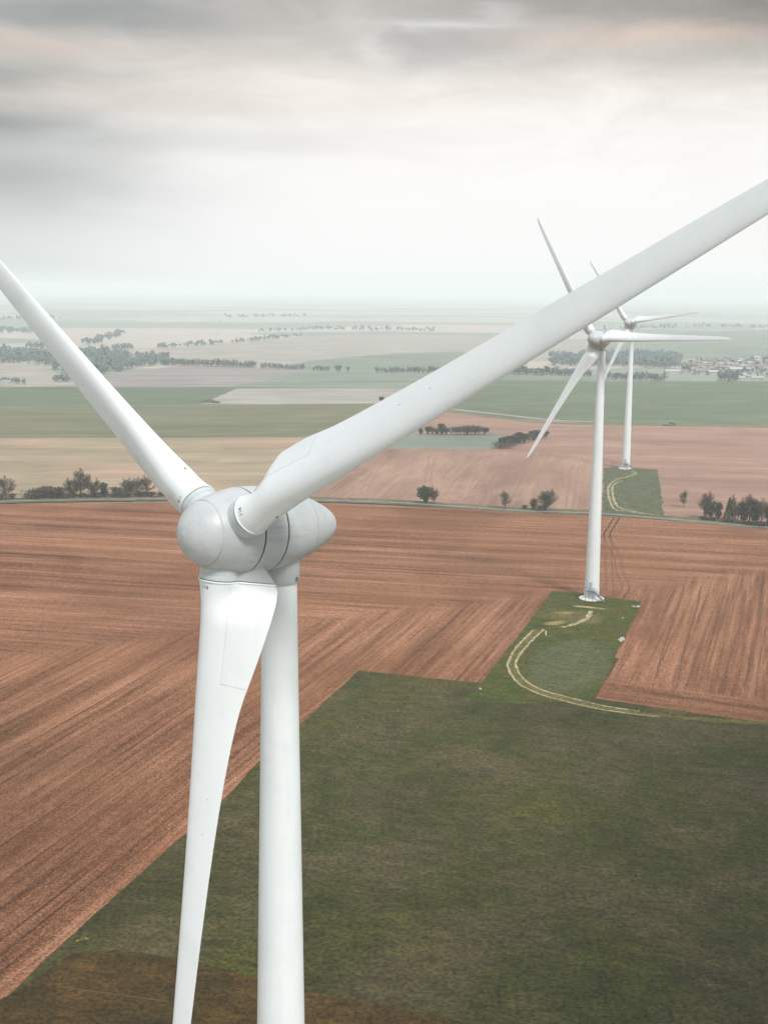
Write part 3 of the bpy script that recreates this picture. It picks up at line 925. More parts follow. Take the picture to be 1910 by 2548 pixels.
def make_turbine():
    root = empty("wind_turbine")
    lathe("foundation", [(0.0, 0.0), (0.0, 3.75), (0.22, 3.72), (0.45, 3.0), (0.5, 2.2), (0.5, 0.0)], M['concrete'], root)
    tw = lathe("tower", [(0.5, 2.24), (10, 2.078), (20, 1.908), (30, 1.738), (40, 1.57), (50, 1.40), (60, 1.235), (67, 1.12), (74.2, 1.02), (74.2, 0.9), (74.2, 0)], M['tower'], root, 96, 8)
    # doorway facing the track, and its steps
    da = R(-112)
    dr = Vector((math.cos(da), math.sin(da), 0))
    dt = Vector((-dr.y, dr.x, 0))

    def bx(name, c, sx, sy, sz, mat, par, tx=dt, ty=dr, tz=Vector((0, 0, 1))):
        V = [c + tx * (i * sx / 2) + ty * (j * sy / 2) + tz * (k * sz / 2) for i in (-1, 1) for j in (-1, 1) for k in (-1, 1)]
        return mesh_obj(name, V, [(0, 1, 3, 2), (4, 6, 7, 5), (0, 4, 5, 1), (2, 3, 7, 6), (0, 2, 6, 4), (1, 5, 7, 3)], mat, par)
    d0 = bx("door", dr * 2.16 + Vector((0, 0, 4.3)), 1.0, .16, 2.4, M['door'], root)
    bx("door_frame", dr * 2.14 + Vector((0, 0, 4.32)), 1.24, .14, 2.66, M['tower'], d0)
    st = bx("stair_platform", dr * 2.95 + Vector((0, 0, 3.02)), 2.2, 1.5, .12, M['steel'], root)
    for i in range(14):
        f = i / 13
        bx("stair_step", dr * 3.0 + dt * (1.3 + 3.1 * f) + Vector((0, 0, 2.9 - 2.85 * f)), .28, 1.1, .06, M['steel'], st)
    for s in (-.6, .6):
        a = dr * (3.0 + s) + dt * 1.1 + Vector((0, 0, 3.0))
        b = dr * (3.0 + s) + dt * 4.5 + Vector((0, 0, .05))
        t = (b - a).normalized()
        q = Vector((0, 0, 1))
        q = (q - t * q.dot(t)).normalized()
        L = (b - a).length
        bx("stringer", (a + b) / 2, L, .07, .28, M['steel'], st, t, dr, q)
        bx("handrail", (a + b) / 2 + Vector((0, 0, 1.05)), L, .07, .08, M['steel'], st, t, dr, q)
        for i in range(5):
            c = a + (b - a) * (i / 4) + Vector((0, 0, .52))
            bx("rail_post", c, .06, .06, 1.05, M['steel'], st)
    bx("handrail", dr * 3.6 + Vector((0, 0, 4.08)), 2.2, .07, .08, M['steel'], st)
    bx("handrail", dr * 2.95 - dt * 1.08 + Vector((0, 0, 4.08)), .07, 1.4, .08, M['steel'], st)
    for x_, y_ in ((-1.07, 3.6), (0, 3.6), (1.07, 3.6)):
        bx("rail_post", dr * y_ + dt * x_ + Vector((0, 0, 3.55)), .06, .06, 1.06, M['steel'], st)
        bx("platform_leg", dr * y_ + dt * x_ + Vector((0, 0, 1.5)), .1, .1, 3.0, M['steel'], st)
    cl = lathe("yaw_collar", [(74.12, 0.9), (74.12, 1.15), (74.2, 1.19), (76.2, 1.22), (76.2, 0)], M['hub'], root)
    bx("collar_fitting", Vector((1.08, -.62, 74.35)), .12, .10, .22, M['steel'], cl, Vector((1, 0, 0)), Vector((0, 1, 0)))
    # nacelle
    nac = lathe("nacelle", prof(-5.46, -2.755, 22) + [(-2.755, egg(-2.755) - .15)], M['hub'], root)
    lathe("tail_cap", [(-5.485, egg(-5.485) - .06), (-5.485, egg(-5.485))] + tipprof(-5.485, -8.42, 30), M['hub'], nac)
    gen = lathe("generator_ring", [(-2.635, egg(-2.635) - .15)] + prof(-2.635, -1.02, 14) + [(-1.02, egg(-1.02) - .15)], M['hub'], root)
    for s in (-2.695, -.965):
        lathe("seam_ring", [(s - .08, egg(s) - .05), (s + .08, egg(s) - .05)], M['seam'], gen)
    sp = lathe("spinner", [(-.91, egg(-.91) - .15)] + prof(-.91, 1.475, 24), M['hub'], root)
    lathe("seam_ring", [(1.46, egg(1.48) - .016), (1.52, egg(1.48) - .016)], M['greyline'], sp)
    lathe("nose_cap", [(1.495, egg(1.495) - .1), (1.495, egg(1.495) - .008), (1.51, egg(1.51) - .002)] + tipprof(1.515, 2.85, 26), M['hub'], sp)

    def eggstrip(name, s0, s1, th, w, mat, par, off=.004):
        V, Fc = [], []
        for i in range(31):
            s = s0 + (s1 - s0) * i / 30
            r_ = egg(s) + off
            for q in (-1, 1):
                a = th + q * w / 2 / r_
                V.append(Vector((r_ * math.cos(a), r_ * math.sin(a), s)))
            if i:
                k = 2 * i
                Fc.append((k - 2, k - 1, k + 1, k))
        return mesh_obj(name, V, Fc, mat, par)
    for th in (0.02, PI - .02):
        eggstrip("panel_joint", -2.74, -5.44, th, .022, M['faint'], nac)
        eggstrip("panel_joint", -1.02, -2.64, th, .022, M['faint'], gen)
    eggstrip("panel_joint", -5.5, -7.6, 0.02, .022, M['faint'], nac)
    for k in range(3):
        B = blade_frame(k)
        # round collar with a groove
        c_ = lathe("blade_collar", [(1.2, 1.09), (2.28, 1.10), (2.29, 1.085), (2.32, 1.085), (2.33, 1.11), (2.60, 1.12), (2.60, 0)], M['collar'], sp, 64)
        c_.matrix_basis = B
        # trailing fairing: fixed fin on the hub carrying the blade section inwards
        V, Fc = [], []
        xs = [.36 + .64 * i / 12 for i in range(13)]
        lev = [1.55, 1.75, 1.95, 2.15, 2.35, 2.5, 2.61]
        ring = 2 * len(xs) - 1
        for r_ in lev:
            kx = 0.60 + 0.40 * ((r_ - 1.55) / 1.06) ** 0.7
            row = []
            for s in (1, -1):
                for x in (xs if s == 1 else xs[-2::-1]):
                    p = surf(2.7, .36 + (x - .36) * kx, s)
                    y = surf(2.7, x, s)
                    cen = surf(2.7, x, 0)
                    base_ = surf(2.7, .36 + (x - .36) * kx, 0)
                    p = base_ + (y - cen) * 0.97
                    row.append(Vector((p.x, p.y, r_)))
            V += row
        for i in range(len(lev) - 1):
            for j in range(ring - 1):
                Fc.append((i * ring + j, i * ring + j + 1, (i + 1) * ring + j + 1, (i + 1) * ring + j))
        Fc.append(tuple((len(lev) - 1) * ring + j for j in range(ring)))
        f_ = mesh_obj("root_fairing", V, Fc, M['hub'], sp, smooth=False)
        f_.matrix_basis = B @ Matrix.Rotation(R(-1), 4, 'Z')
    b0 = make_blade(root)
    blades = [b0]
    for k in (1, 2):
        c = b0.copy()
        col.objects.link(c)
        c.parent = root
        for ch in kids(b0):
            g = ch.copy()
            col.objects.link(g)
            g.parent = c
        blades.append(c)
    return root


def pose(root, loc, yaw, tilt, az, scale=1.0):
    root.location = loc
    root.scale = (scale,) * 3
    hb = hub_at(yaw, tilt)
    Mr = rotor_frame(yaw, tilt, az, hb)
    Mn = rotor_frame(yaw, tilt, 0, hb)
    k = 0
    for c in kids(root):
        nm = c.name.split('.')[0]
        if nm in ('nacelle', 'generator_ring'):
            c.matrix_basis = Mn
        elif nm == 'spinner':
            c.matrix_basis = Mr
        elif nm == 'blade':
            c.matrix_basis = Mr @ blade_frame(k)
            k += 1


t1 = make_turbine()
t2 = dup(t1)
t3 = dup(t1)
nn1 = Vector((-math.sin(.7515), -math.cos(.7515), 0)) * OV * math.cos(.0763)
pose(t1, Vector((-8.870 - nn1.x, 67.862 - nn1.y, 77.575 - HUBZ - OV * math.sin(0))), .7515, .0763, -1.013)
t1.location.z = 0
pose(t2, Vector((62.76, 365.43, 0.0)), .6534, .0763, -.552 - 2 * PI / 3 * 0)
pose(t3, Vector((126.35, 647.95, 0.0)), .7075, .0763, -.674, .9764)
tag(t1, "large white wind turbine in the foreground with its blades crossing the picture", "wind turbine", "white wind turbines")
tag(t2, "white wind turbine standing on the green pad with the curved dirt track", "wind turbine", "white wind turbines")
tag(t3, "smallest and farthest white wind turbine beyond the country road", "wind turbine", "white wind turbines")


# ------------------------------------------------------------------ plants
def tube(V, Fc, a, b, ra, rb, k=4):
    d = (b - a)
    if d.length < 1e-5:
        return
    d.normalize()
    q = d.orthogonal().normalized()
    w = d.cross(q)
    i0 = len(V)
    for c, r_ in ((a, ra), (b, rb)):
        for i in range(k):
            t = 2 * PI * i / k
            V.append(c + (q * math.cos(t) + w * math.sin(t)) * r_)
    for i in range(k):
        j = (i + 1) % k
        Fc.append((i0 + i, i0 + j, i0 + k + j, i0 + k + i))


def grow(rnd, V, Fc, VT, FT, p, d, L, r_, depth, spread, up_, twr):
    """recursive bare branching; thick wood into V, twigs into VT"""
    segs = 3
    q = p
    dd = d.copy()
    for i in range(segs):
        dd = (dd + Vector((rnd.uniform(-1, 1), rnd.uniform(-1, 1), rnd.uniform(-.4, 1) * up_)) * .16).normalized()
        e = q + dd * (L / segs)
        ra = r_ * (1 - .45 * i / segs)
        rb = r_ * (1 - .45 * (i + 1) / segs)
        if depth >= 2:
            tube(V, Fc, q, e, ra, rb, 5)
        else:
            tube(VT, FT, q, e, max(ra, twr), max(rb, twr), 3)
        q = e
        if depth > 0 and (i > 0 or depth < 3):
            for _ in range(rnd.choice((1, 2)) if depth > 1 else 3):
                a = rnd.uniform(0, 2 * PI)
                o1 = dd.orthogonal().normalized()
                o2 = dd.cross(o1)
                nd = (dd * rnd.uniform(.55, 1.0) + (o1 * math.cos(a) + o2 * math.sin(a)) * spread * rnd.uniform(.6, 1.2) + Vector((0, 0, .22 * up_))).normalized()
                grow(rnd, V, Fc, VT, FT, q, nd, L * rnd.uniform(.55, .8), rb * .62, depth - 1, spread, up_, twr)
    if depth > 0:
        for _ in range(2):
            nd = (dd + Vector((rnd.uniform(-1, 1), rnd.uniform(-1, 1), rnd.uniform(-.2, .6))) * .4).normalized()
            grow(rnd, V, Fc, VT, FT, q, nd, L * rnd.uniform(.55, .8), r_ * .45, depth - 1, spread, up_, twr)


def leaves(rnd, V, Fc, centres, nleaf, size):
    for _ in range(nleaf):
        c, rx, rz = rnd.choice(centres)
        v = Vector((rnd.gauss(0, 1), rnd.gauss(0, 1), rnd.gauss(0, 1))).normalized() * (rnd.random() ** .45)
        p = c + Vector((v.x * rx, v.y * rx, v.z * rz))
        if p.z < 0.05:
            p.z = rnd.uniform(.05, .5)
        a = Vector((rnd.gauss(0, 1), rnd.gauss(0, 1), rnd.gauss(0, 1))).normalized()
        b = a.orthogonal().normalized()
        s = size * rnd.uniform(.6, 1.3)
        k = len(V)
        V += [p - a * s, p + b * s * .6, p + a * s, p - b * s * .6]
        Fc.append((k, k + 1, k + 2, k + 3))


def bare_tree(seed, h, spread=.75, stems=1, ivy=0.0, twr=.022, low=.16, full=.42):
    rnd = random.Random(seed)
    V, Fc, VT, FT = [], [], [], []
    for s in range(stems):
        a = 2 * PI * s / max(stems, 1) + rnd.random()
        d = Vector((math.cos(a) * .3, math.sin(a) * .3, 1)).normalized() if stems > 1 else Vector((rnd.uniform(-.08, .08), rnd.uniform(-.08, .08), 1)).normalized()
        p = Vector((math.cos(a), math.sin(a), 0)) * (.4 if stems > 1 else 0)
        hs = h * rnd.uniform(.8, 1.0)
        nseg = 9
        r0 = h * (.020 if stems > 1 else .027)
        for i in range(nseg):
            t = i / nseg
            d = (d + Vector((rnd.uniform(-1, 1), rnd.uniform(-1, 1), .5)) * .09).normalized()
            e = p + d * hs * .085
            tube(V, Fc, p, e, r0 * (1 - .85 * t), r0 * (1 - .85 * (t + 1 / nseg)), 5)
            p = e
            if t + .1 >= low:
                for _ in range(3 if stems == 1 else 2):
                    b = rnd.uniform(0, 2 * PI)
                    o1 = d.orthogonal().normalized()
                    o2 = d.cross(o1)
                    nd = (d * rnd.uniform(.35, .8) + (o1 * math.cos(b) + o2 * math.sin(b)) * spread * rnd.uniform(.7, 1.2)).normalized()
                    L = hs * full * math.sin(PI * (.22 + .68 * t)) * rnd.uniform(.55, .8)
                    grow(rnd, V, Fc, VT, FT, p, nd, L, r0 * .34, 2, .7, 1.0, twr)
        grow(rnd, V, Fc, VT, FT, p, d, hs * .2, r0 * .2, 2, .7, 1.0, twr)
    zmax = max(v.z for v in VT)
    k = h / zmax
    for v in V + VT:
        v *= k
    root = empty("bare_tree")
    mesh_obj("trunk", V, Fc, M['bark'], root)
    mesh_obj("crown", VT, FT, M['twig'], root)
    if ivy > 0:
        VL, FL = [], []
        cs = []
        for v in rnd.sample(V, 60):
            if v.z < h * ivy:
                cs.append((v * 1.0, h * .085, h * .11))
        cs.append((Vector((0, 0, h * .2)), h * .09, h * .2))
        leaves(rnd, VL, FL, cs, 1300, h * .028)
        mesh_obj("ivy", VL, FL, M['ivy'], root)
    return root


def bushy(seed, h, w, name="thorn_bush", mat='bush', nl=520, trunk=True, shape='round'):
    rnd = random.Random(seed)
    root = empty(name)
    V, Fc, VL, FL = [], [], [], []
    cs = []
    for i in range(9):
        a = rnd.uniform(0, 2 * PI)
        rr = rnd.uniform(0, .62) * w / 2
        if shape == 'cone':
            f = i / 8
            cs.append((Vector((0, 0, h * (.16 + .74 * f))), w * .5 * (1.0 - .85 * f), h * .13))
        elif shape == 'column':
            f = i / 8
            cs.append((Vector((rnd.uniform(-.12, .12) * w, rnd.uniform(-.12, .12) * w, h * (.22 + .64 * f))), w * (.30 + .18 * math.sin(PI * f) * rnd.uniform(.5, 1.3)), h * .13))
        else:
            cs.append((Vector((rr * math.cos(a), rr * math.sin(a), h * rnd.uniform(.28, .72))), w * rnd.uniform(.2, .32), h * rnd.uniform(.16, .28)))
    for i in range(14):
        a = rnd.uniform(0, 2 * PI)
        tip = rnd.choice(cs)[0] + Vector((math.cos(a), math.sin(a), .9)) * h * .16
        if shape == 'cone':
            tip = Vector((0, 0, h * .95)) + Vector((math.cos(a), math.sin(a), 0)) * .05
        tube(V, Fc, Vector((0.1 * math.cos(a), .1 * math.sin(a), 0)), tip * .6, h * .02, h * .014, 4)
        tube(V, Fc, tip * .6, tip, h * .014, h * .006, 3)
    leaves(rnd, VL, FL, cs, nl, min(.34, h * .05))
    mesh_obj("trunk", V, Fc, M['bark'], root)
    mesh_obj("crown", VL, FL, M[mat], root)
    return root


protos = {
    'bareA': bare_tree(3, 10.0, .8), 'bareB': bare_tree(8, 10.0, .6, full=.36), 'bareC': bare_tree(21, 10.0, .6, stems=3, full=.34),
    'ivyA': bare_tree(5, 10.0, .6, 1, .75), 'ivyB': bare_tree(14, 10.0, .6, 2, .85),
    'bushA': bushy(1, 4, 5), 'bushB': bushy(2, 4, 6.5, nl=640), 'dark': bushy(7, 8, 7, "ivy_covered_tree", 'ivy', 1300),
    'col': bushy(9, 8, 4, "ivy_covered_tree", 'ivy', 800, shape='column'), 'colB': bushy(31, 8, 3.4, "ivy_covered_tree", 'ivy', 700, shape='column'),
    'cone': bushy(12, 9, 5, "conifer", 'ivy', 900, shape='cone')}
PH_ = {k: max(v.co.z for c in kids(p) for v in c.data.vertices) for k, p in protos.items()}
WIDE = {'bareA': 1.15, 'bareB': 1.3, 'bareC': 1.25, 'ivyA': 1.1, 'ivyB': 1.1, 'dark': 1.3, 'col': 1.25, 'colB': 1.25, 'cone': 1.1, 'bushA': 1.15, 'bushB': 1.15}
used = {}
rp = random.Random(77)


def plant(kind, px, py, top, label, cat="tree", group=None, wide=1.0, yaw=None):
    """stand a plant at ground pixel (px, py), tall enough to reach photo row top"""
    g = G(px, py)
    g = Vector((g.x, g.y, 0.0))
    dep = g.y * math.cos(PITCH) + HCAM * math.sin(PITCH)
    h = (py - top) * dep / F / math.cos(math.atan2(HCAM, g.y)) 
    o_ = protos[kind] if kind not in used else dup(protos[kind])
    used[kind] = 1
    s = 1.12 * h / PH_[kind]
    o_.location = g - Vector((0, 0, .05))
    wide *= WIDE[kind] * (1.3 if kind in ('dark', 'bushA', 'bushB') else 1.12)
    o_.scale = (s * wide, s * wide, s)
    o_.rotation_euler = (0, 0, rp.uniform(0, 6.28) if yaw is None else yaw)
    tag(o_, label, cat, group)
    return o_


HL = "hedge line along the far side of the road"
plant('bareA', 17, 1240, 1188, "round bare tree at the far left end of the roadside hedge", group=HL, wide=.9)
plant('bushA', 34, 1241, 1228, "low dark bush at the foot of the leftmost bare tree", "bush", HL, 1.3)
plant('bushB', 2, 1242, 1226, "dark bush cut by the left picture edge", "bush", HL, 1.2)
plant('bushB', 92, 1238, 1213, "first bush of the long hedge after the gap on the left", "bush", HL, 1.0)
plant('bushA', 112, 1238, 1211, "bush second from the left in the long hedge", "bush", HL, 1.0)
plant('bushB', 136, 1238, 1210, "brown bush left of the ivy clad trees", "bush", HL, .9)
plant('bushA', 152, 1238, 1213, "bush touching the ivy clad trees on their left", "bush", HL, .9)
plant('ivyB', 184, 1237, 1192, "ivy clad twin stemmed tree beside the tallest bare tree", group=HL, wide=.9)
plant('bareB', 199, 1236, 1169, "tallest bare tree of the roadside hedge", group=HL, wide=.75)
plant('bareC', 232, 1236, 1190, "bare many stemmed tree right of the tallest tree", group=HL, wide=.95)
plant('col', 259, 1236, 1203, "narrow ivy covered tree leaning beside the many stemmed tree", group=HL, wide=.9)
plant('bushA', 287, 1235, 1212, "bush right of the gap in the hedge", "bush", HL, .9)
plant('bushB', 301, 1235, 1215, "low bush below the clump of bare trees", "bush", HL, 1.0)
plant('bareC', 322, 1234, 1189, "left tree of the clump of bare trees near the rising blade", group=HL, wide=.9)
plant('bareA', 345, 1234, 1190, "middle tree of the clump of bare trees near the rising blade", group=HL, wide=.8)
plant('bareB', 369, 1233, 1186, "right tree of the clump of bare trees near the rising blade", group=HL, wide=.8)
for i in range(24):
    x = 66 + i * 15.0 + rp.uniform(-4, 4)
    y = 1239.5 - (x - 60) * .018
    plant('bushA' if i % 2 else 'bushB', x, y, y - rp.uniform(7, 13), "knee high scrub bush filling the foot of the roadside hedge", "bush", "low scrub in the roadside hedge", 1.7)
plant('dark', 1060, 1253, 1211, "dark ivy smothered tree standing alone above the road", wide=.78)
plant('bareC', 1078, 1253, 1212, "pale bare tree leaning against the lone ivy smothered tree", wide=.6)
plant('bareB', 1256, 1265, 1222, "faint thin bare tree between the ivy tree and the second turbine", wide=.7)
plant('ivyB', 1357, 1270, 1221, "round headed ivy clad tree left of the second turbine tower", wide=1.0)
plant('bushA', 1306, 1267, 1257, "leftmost bush beside the round headed tree", "bush", wide=1.2)
plant('ivyA', 1325, 1268, 1241, "small dark tree between bush and round headed tree", wide=1.0)
plant('bushB', 1340, 1270, 1256, "bush at the foot of the round headed tree", "bush", wide=1.0)
RL = "trees along the road on the right"
plant('ivyB', 1753, 1291, 1227, "forked ivy clad tree at the left end of the right hand row", group=RL, wide=.62)
plant('col', 1768, 1291, 1250, "ivy column just right of the forked tree", group=RL, wide=.75)
plant('colB', 1785, 1292, 1251, "slim ivy column between forked tree and conifer", group=RL, wide=.85)
plant('cone', 1811, 1297, 1243, "dark pointed conifer in the right hand row", "conifer", RL, .8)
plant('bareC', 1830, 1297, 1236, "pale bare tree just right of the conifer", group=RL, wide=.7)
plant('col', 1848, 1300, 1255, "ivy column between two pale bare trees", group=RL, wide=.85)
plant('bareB', 1862, 1300, 1233, "tall pale bare tree near the right picture edge", group=RL, wide=.8)
plant('colB', 1876, 1302, 1247, "dark ivy column right of the tall bare tree", group=RL, wide=.95)
plant('dark', 1908, 1309, 1258, "dark ivy tree cut by the right picture edge", group=RL, wide=.5)
plant('bareA', 1892, 1303, 1245, "small bare tree between two ivy trees at the right edge", group=RL, wide=.7)
for i, x in enumerate((1745, 1760, 1776, 1800, 1818, 1835, 1850, 1866, 1884, 1900)):
    y = 1291 + (x - 1745) * .112
    plant('bushB' if i % 2 else 'bushA', x, y + 1, y - rp.uniform(6, 11), "low dark bush at the foot of the right hand row", "bush", "low bushes under the right hand row", 1.6)
plant('bareB', 1700, 1262, 1222, "ghostly bare tree in the pink field left of the right hand row", wide=.6)
# middle distance row and copse
MR = "tree row above the small green field"
for i, (k, x, top, w, lab) in enumerate([
        ('col', 1046, 1066, .9, "leftmost dark tree of the middle row, partly behind the blade"), ('dark', 1063, 1061, .6, "second dark tree of the middle row"),
        ('bareC', 1075, 1062, .8, None), ('colB', 1086, 1066, 1.0, "short dark tree before the tallest of the middle row"),
        ('col', 1098, 1055, .9, "tallest dark tree of the middle row"), ('dark', 1110, 1065, .6, "low rounded dark tree right of the tallest in the middle row"),
        ('bareA', 1122, 1063, .8, None), ('bareC', 1134, 1061, .8, None), ('bareB', 1145, 1060, .8, None), ('bareC', 1156, 1058, .8, None),
        ('ivyA', 1163, 1059, .8, "ivy clad tree among the bare trees of the middle row"), ('bareB', 1172, 1059, .8, None), ('bareC', 1182, 1057, .8, None), ('bareA', 1192, 1060, .8, None),
        ('dark', 1204, 1064, .62, "round dark tree at the right end of the middle row")]):
    plant(k, x, 1080 + (x - 1040) * .008, top, lab or "bare tree among its like in the middle tree row", group=MR, wide=w * 1.5)
CP = "copse on the slope of the pink field"
for x, y, top, k, w, lab in [
        (1243, 1114, 1098, 'bushB', 1.0, "bush at the lower left tip of the copse"), (1255, 1112, 1088, 'dark', .8, "lowest big dark tree of the copse"), (1268, 1109, 1084, 'dark', .8, "second dark tree up the copse"),
        (1280, 1106, 1083, 'bareC', .9, "bare tree low in the copse"), (1291, 1103, 1076, 'dark', .75, "tall dark tree in the middle of the copse"), (1303, 1101, 1080, 'dark', .8, "dark tree right of the middle of the copse"),
        (1314, 1098, 1078, 'bareA', .9, "bare tree in the upper half of the copse"), (1326, 1095, 1072, 'dark', .8, "dark tree near the top of the copse"), (1338, 1092, 1073, 'dark', .75, "last but one dark tree up the copse"),
        (1347, 1090, 1070, 'bareC', .9, "bare tree beside the hanging blade tip"), (1357, 1087, 1073, 'dark', .8, "dark tree at the upper right end of the copse")]:
    plant(k, x, y, top, lab, "bush" if k == 'bushB' else "tree", CP, w * 1.55)
plant('dark', 947, 1001, 987, "lone dark tree half hidden behind the right hand blade", wide=.9)


# ---- far trees: one small mesh each
def far_tree_mesh(name, seed, h, w, kind):
    rnd = random.Random(seed)
    V, Fc, mi = [], [], []
    tube(V, Fc, Vector((0, 0, 0)), Vector((0, 0, h * .5)), h * .03, h * .02, 4)
    for i in range(5):
        a = rnd.uniform(0, 6.28)
        tube(V, Fc, Vector((0, 0, h * .25)), Vector((math.cos(a) * w * .3, math.sin(a) * w * .3, h * rnd.uniform(.6, .95))), h * .018, h * .008, 3)
    nb = len(Fc)
    cs = []
    for i in range(7):
        a = rnd.uniform(0, 6.28)
        rr = rnd.uniform(0, .3) * w
        cs.append((Vector((rr * math.cos(a), rr * math.sin(a), h * rnd.uniform(.3, .8))), w * rnd.uniform(.16, .3), h * rnd.uniform(.12, .22)))
    leaves(rnd, V, Fc, cs, 70 if kind == 'bare' else 130, h * .07)
    me = bpy.data.meshes.new(name)
    me.from_pydata([tuple(v) for v in V], [], Fc)
    me.materials.append(M['bark'])
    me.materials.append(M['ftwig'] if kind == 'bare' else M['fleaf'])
    me.polygons.foreach_set('material_index', [0] * nb + [1] * (len(Fc) - nb))
    me.update()
    return me


FT = [far_tree_mesh("far_tree", 40 + i, 10, 6.5 + (i % 3), 'bare' if i % 3 == 1 else 'leaf') for i in range(6)]


def far_tree(px, py, hpx, label, group, cat="tree", wide=1.0):
    g = G(px, py)
    dep = g.y
    s = hpx * dep / F / 10.0
    o_ = bpy.data.objects.new("distant_tree", rp.choice(FT))
    col.objects.link(o_)
    o_.location = (g.x, g.y, -0.4)
    o_.scale = (s * wide * 1.3, s * wide * 1.3, s)
    o_.rotation_euler = (0, 0, rp.uniform(0, 6.28))
    tag(o_, label, cat, group)


def tree_line(x0, y0, x1, y1, n_, hmin, hmax, label, group, wide=1.0, jy=1.0):
    for i in range(n_):
        t = (i + rp.uniform(.1, .9)) / n_
        far_tree(x0 + (x1 - x0) * t, y0 + (y1 - y0) * t + rp.uniform(-jy, jy), rp.uniform(hmin, hmax), label, group, wide=wide)


FR = "far tree row across the middle"
tree_line(400, 908, 636, 915, 60, 14, 24, "hazy tree in the left stretch of the far tree row", FR, .95)
tree_line(649, 917, 758, 920, 27, 10, 19, "hazy tree in the second stretch of the far tree row", FR, .9)
tree_line(780, 921, 822, 923, 10, 9, 18, "hazy tree in the short third clump of the far row", FR, .9)
tree_line(836, 923, 848, 923, 4, 13, 19, "hazy tree of the small clump before the gap in the far row", FR, .9)
tree_line(862, 924, 870, 924, 2, 14, 18, "one of two hazy trees left of the widest gap", FR, .9)
tree_line(932, 927, 1110, 927, 42, 12, 20, "hazy tree in the right stretch of the far tree row", FR, .9)
VR = "trees below the village"
tree_line(1260, 930, 1470, 936, 60, 14, 26, "hazy bare tree left of the second turbine tower", VR, .9, 2)
tree_line(1500, 942, 1655, 947, 39, 12, 24, "hazy tree along the field edge between the turbine towers and village", VR, .9, 1.5)
tree_line(1785, 946, 1835, 948, 12, 16, 30, "hazy tree standing before the middle of the village", VR, .9, 1.5)
tree_line(1700, 925, 1716, 925, 4, 20, 26, "hazy tree right of the long white shed", VR, .9, 1.5)
tree_line(1650, 906, 1910, 905, 36, 8, 16, "hazy garden tree among the village roofs", "village garden trees", 1.0, 6)
tree_line(1720, 928, 1910, 930, 33, 10, 20, "hazy tree among the front houses of the village", "village garden trees", .9, 8)
tree_line(1850, 900, 1930, 893, 18, 8, 14, "hazy tree on the slope above the village", "village garden trees", 1.0, 3)


# ---- far woods and hedges (masses nobody could count)
def wood(name, polys, count, h, label, kind='stuff', cat=None, seed=1):
    rnd = random.Random(seed)
    V, Fc = [], []
    for poly, w in polys:
        P = PX(*poly)
        xs = [p.x for p in P]
        ys = [p.y for p in P]
        need = int(count * w)
        tries = 0
        while need > 0 and tries < 200000:
            tries += 1
            x, y = rnd.uniform(min(xs), max(xs)), rnd.uniform(min(ys), max(ys))
            inside = False
            j = len(P) - 1
            for i in range(len(P)):
                if (P[i].y > y) != (P[j].y > y) and x < (P[j].x - P[i].x) * (y - P[i].y) / (P[j].y - P[i].y) + P[i].x:
                    inside = not inside
                j = i
            if not inside:
                continue
            need -= 1
            hh = h * rnd.uniform(.6, 1.25)
            base_ = Vector((x, y, -.4))
            tube(V, Fc, base_, base_ + Vector((0, 0, hh * .5)), .22, .16, 3)
            cs = [(base_ + Vector((rnd.uniform(-.2, .2) * hh, rnd.uniform(-.2, .2) * hh, hh * rnd.uniform(.35, .8))), hh * rnd.uniform(.18, .3), hh * rnd.uniform(.16, .25)) for _ in range(4)]
            leaves(rnd, V, Fc, cs, 40, hh * .13)
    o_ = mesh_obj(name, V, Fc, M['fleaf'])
    tag(o_, label, cat, kind=kind)
    return o_


wood("woodland", [
    ([(-160, 905), (0, 905), (60, 905), (112, 908), (136, 922), (169, 929), (259, 933), (326, 917), (420, 908), (420, 892), (332, 896), (280, 884), (211, 884), (115, 886), (66, 880), (-160, 870)], 1.0)],
    1000, 11, "blue grey hazy wood at the left behind the rising blade", seed=4)
wood("woodland", [([(1370, 912), (1500, 912), (1690, 918), (1690, 893), (1560, 888), (1370, 895)], 1.0)], 560, 12, "hazy wood left of the village behind the turbine towers", seed=5)
for i, (pts, cnt, h, lab) in enumerate([
        ([(-100, 824), (0, 824), (90, 822), (130, 826), (90, 830), (-100, 832)], 90, 11, "faint far wood at the left picture edge"),
        ([(200, 858), (250, 846), (300, 829), (320, 830), (260, 852), (215, 862)], 60, 11, "faint slanting hedge right of the rising blade"),
        ([(211, 876), (300, 869), (330, 866), (330, 869), (215, 879)], 40, 9, "thin hazy hedge above the left wood"),
        ([(380, 865), (500, 858), (640, 846), (760, 835), (760, 837), (640, 849), (500, 861), (380, 868)], 110, 8, "long faint hedge climbing towards the right in the far fields"),
        ([(640, 826), (800, 818), (1080, 822), (1080, 826), (800, 822), (640, 829)], 90, 10, "very faint hedge far away at mid picture"),
        ([(-60, 956), (0, 956), (64, 957), (64, 951), (-60, 949)], 30, 6, "dark low thicket beside the far left farm track"),
        ([(136, 951), (178, 951), (178, 945), (136, 946)], 16, 7, "small dark thicket left of the rising blade"),
        ([(60, 868), (130, 868), (130, 863), (60, 863)], 26, 9, "faint tree belt above the left wood"),
        ([(-100, 795), (150, 792), (150, 796), (-100, 800)], 60, 12, "faintest tree belt near the left horizon"),
        ([(560, 790), (760, 786), (760, 789), (560, 793)], 50, 12, "faintest tree belt near the middle horizon"),
        ([(1500, 822), (1760, 812), (1910, 816), (1910, 819), (1760, 815), (1500, 826)], 70, 12, "faint tree belt on the slope above the village")]):
    o_ = wood("hedge", [(pts, 1.0)], cnt, h, lab, kind='stuff', seed=20 + i)

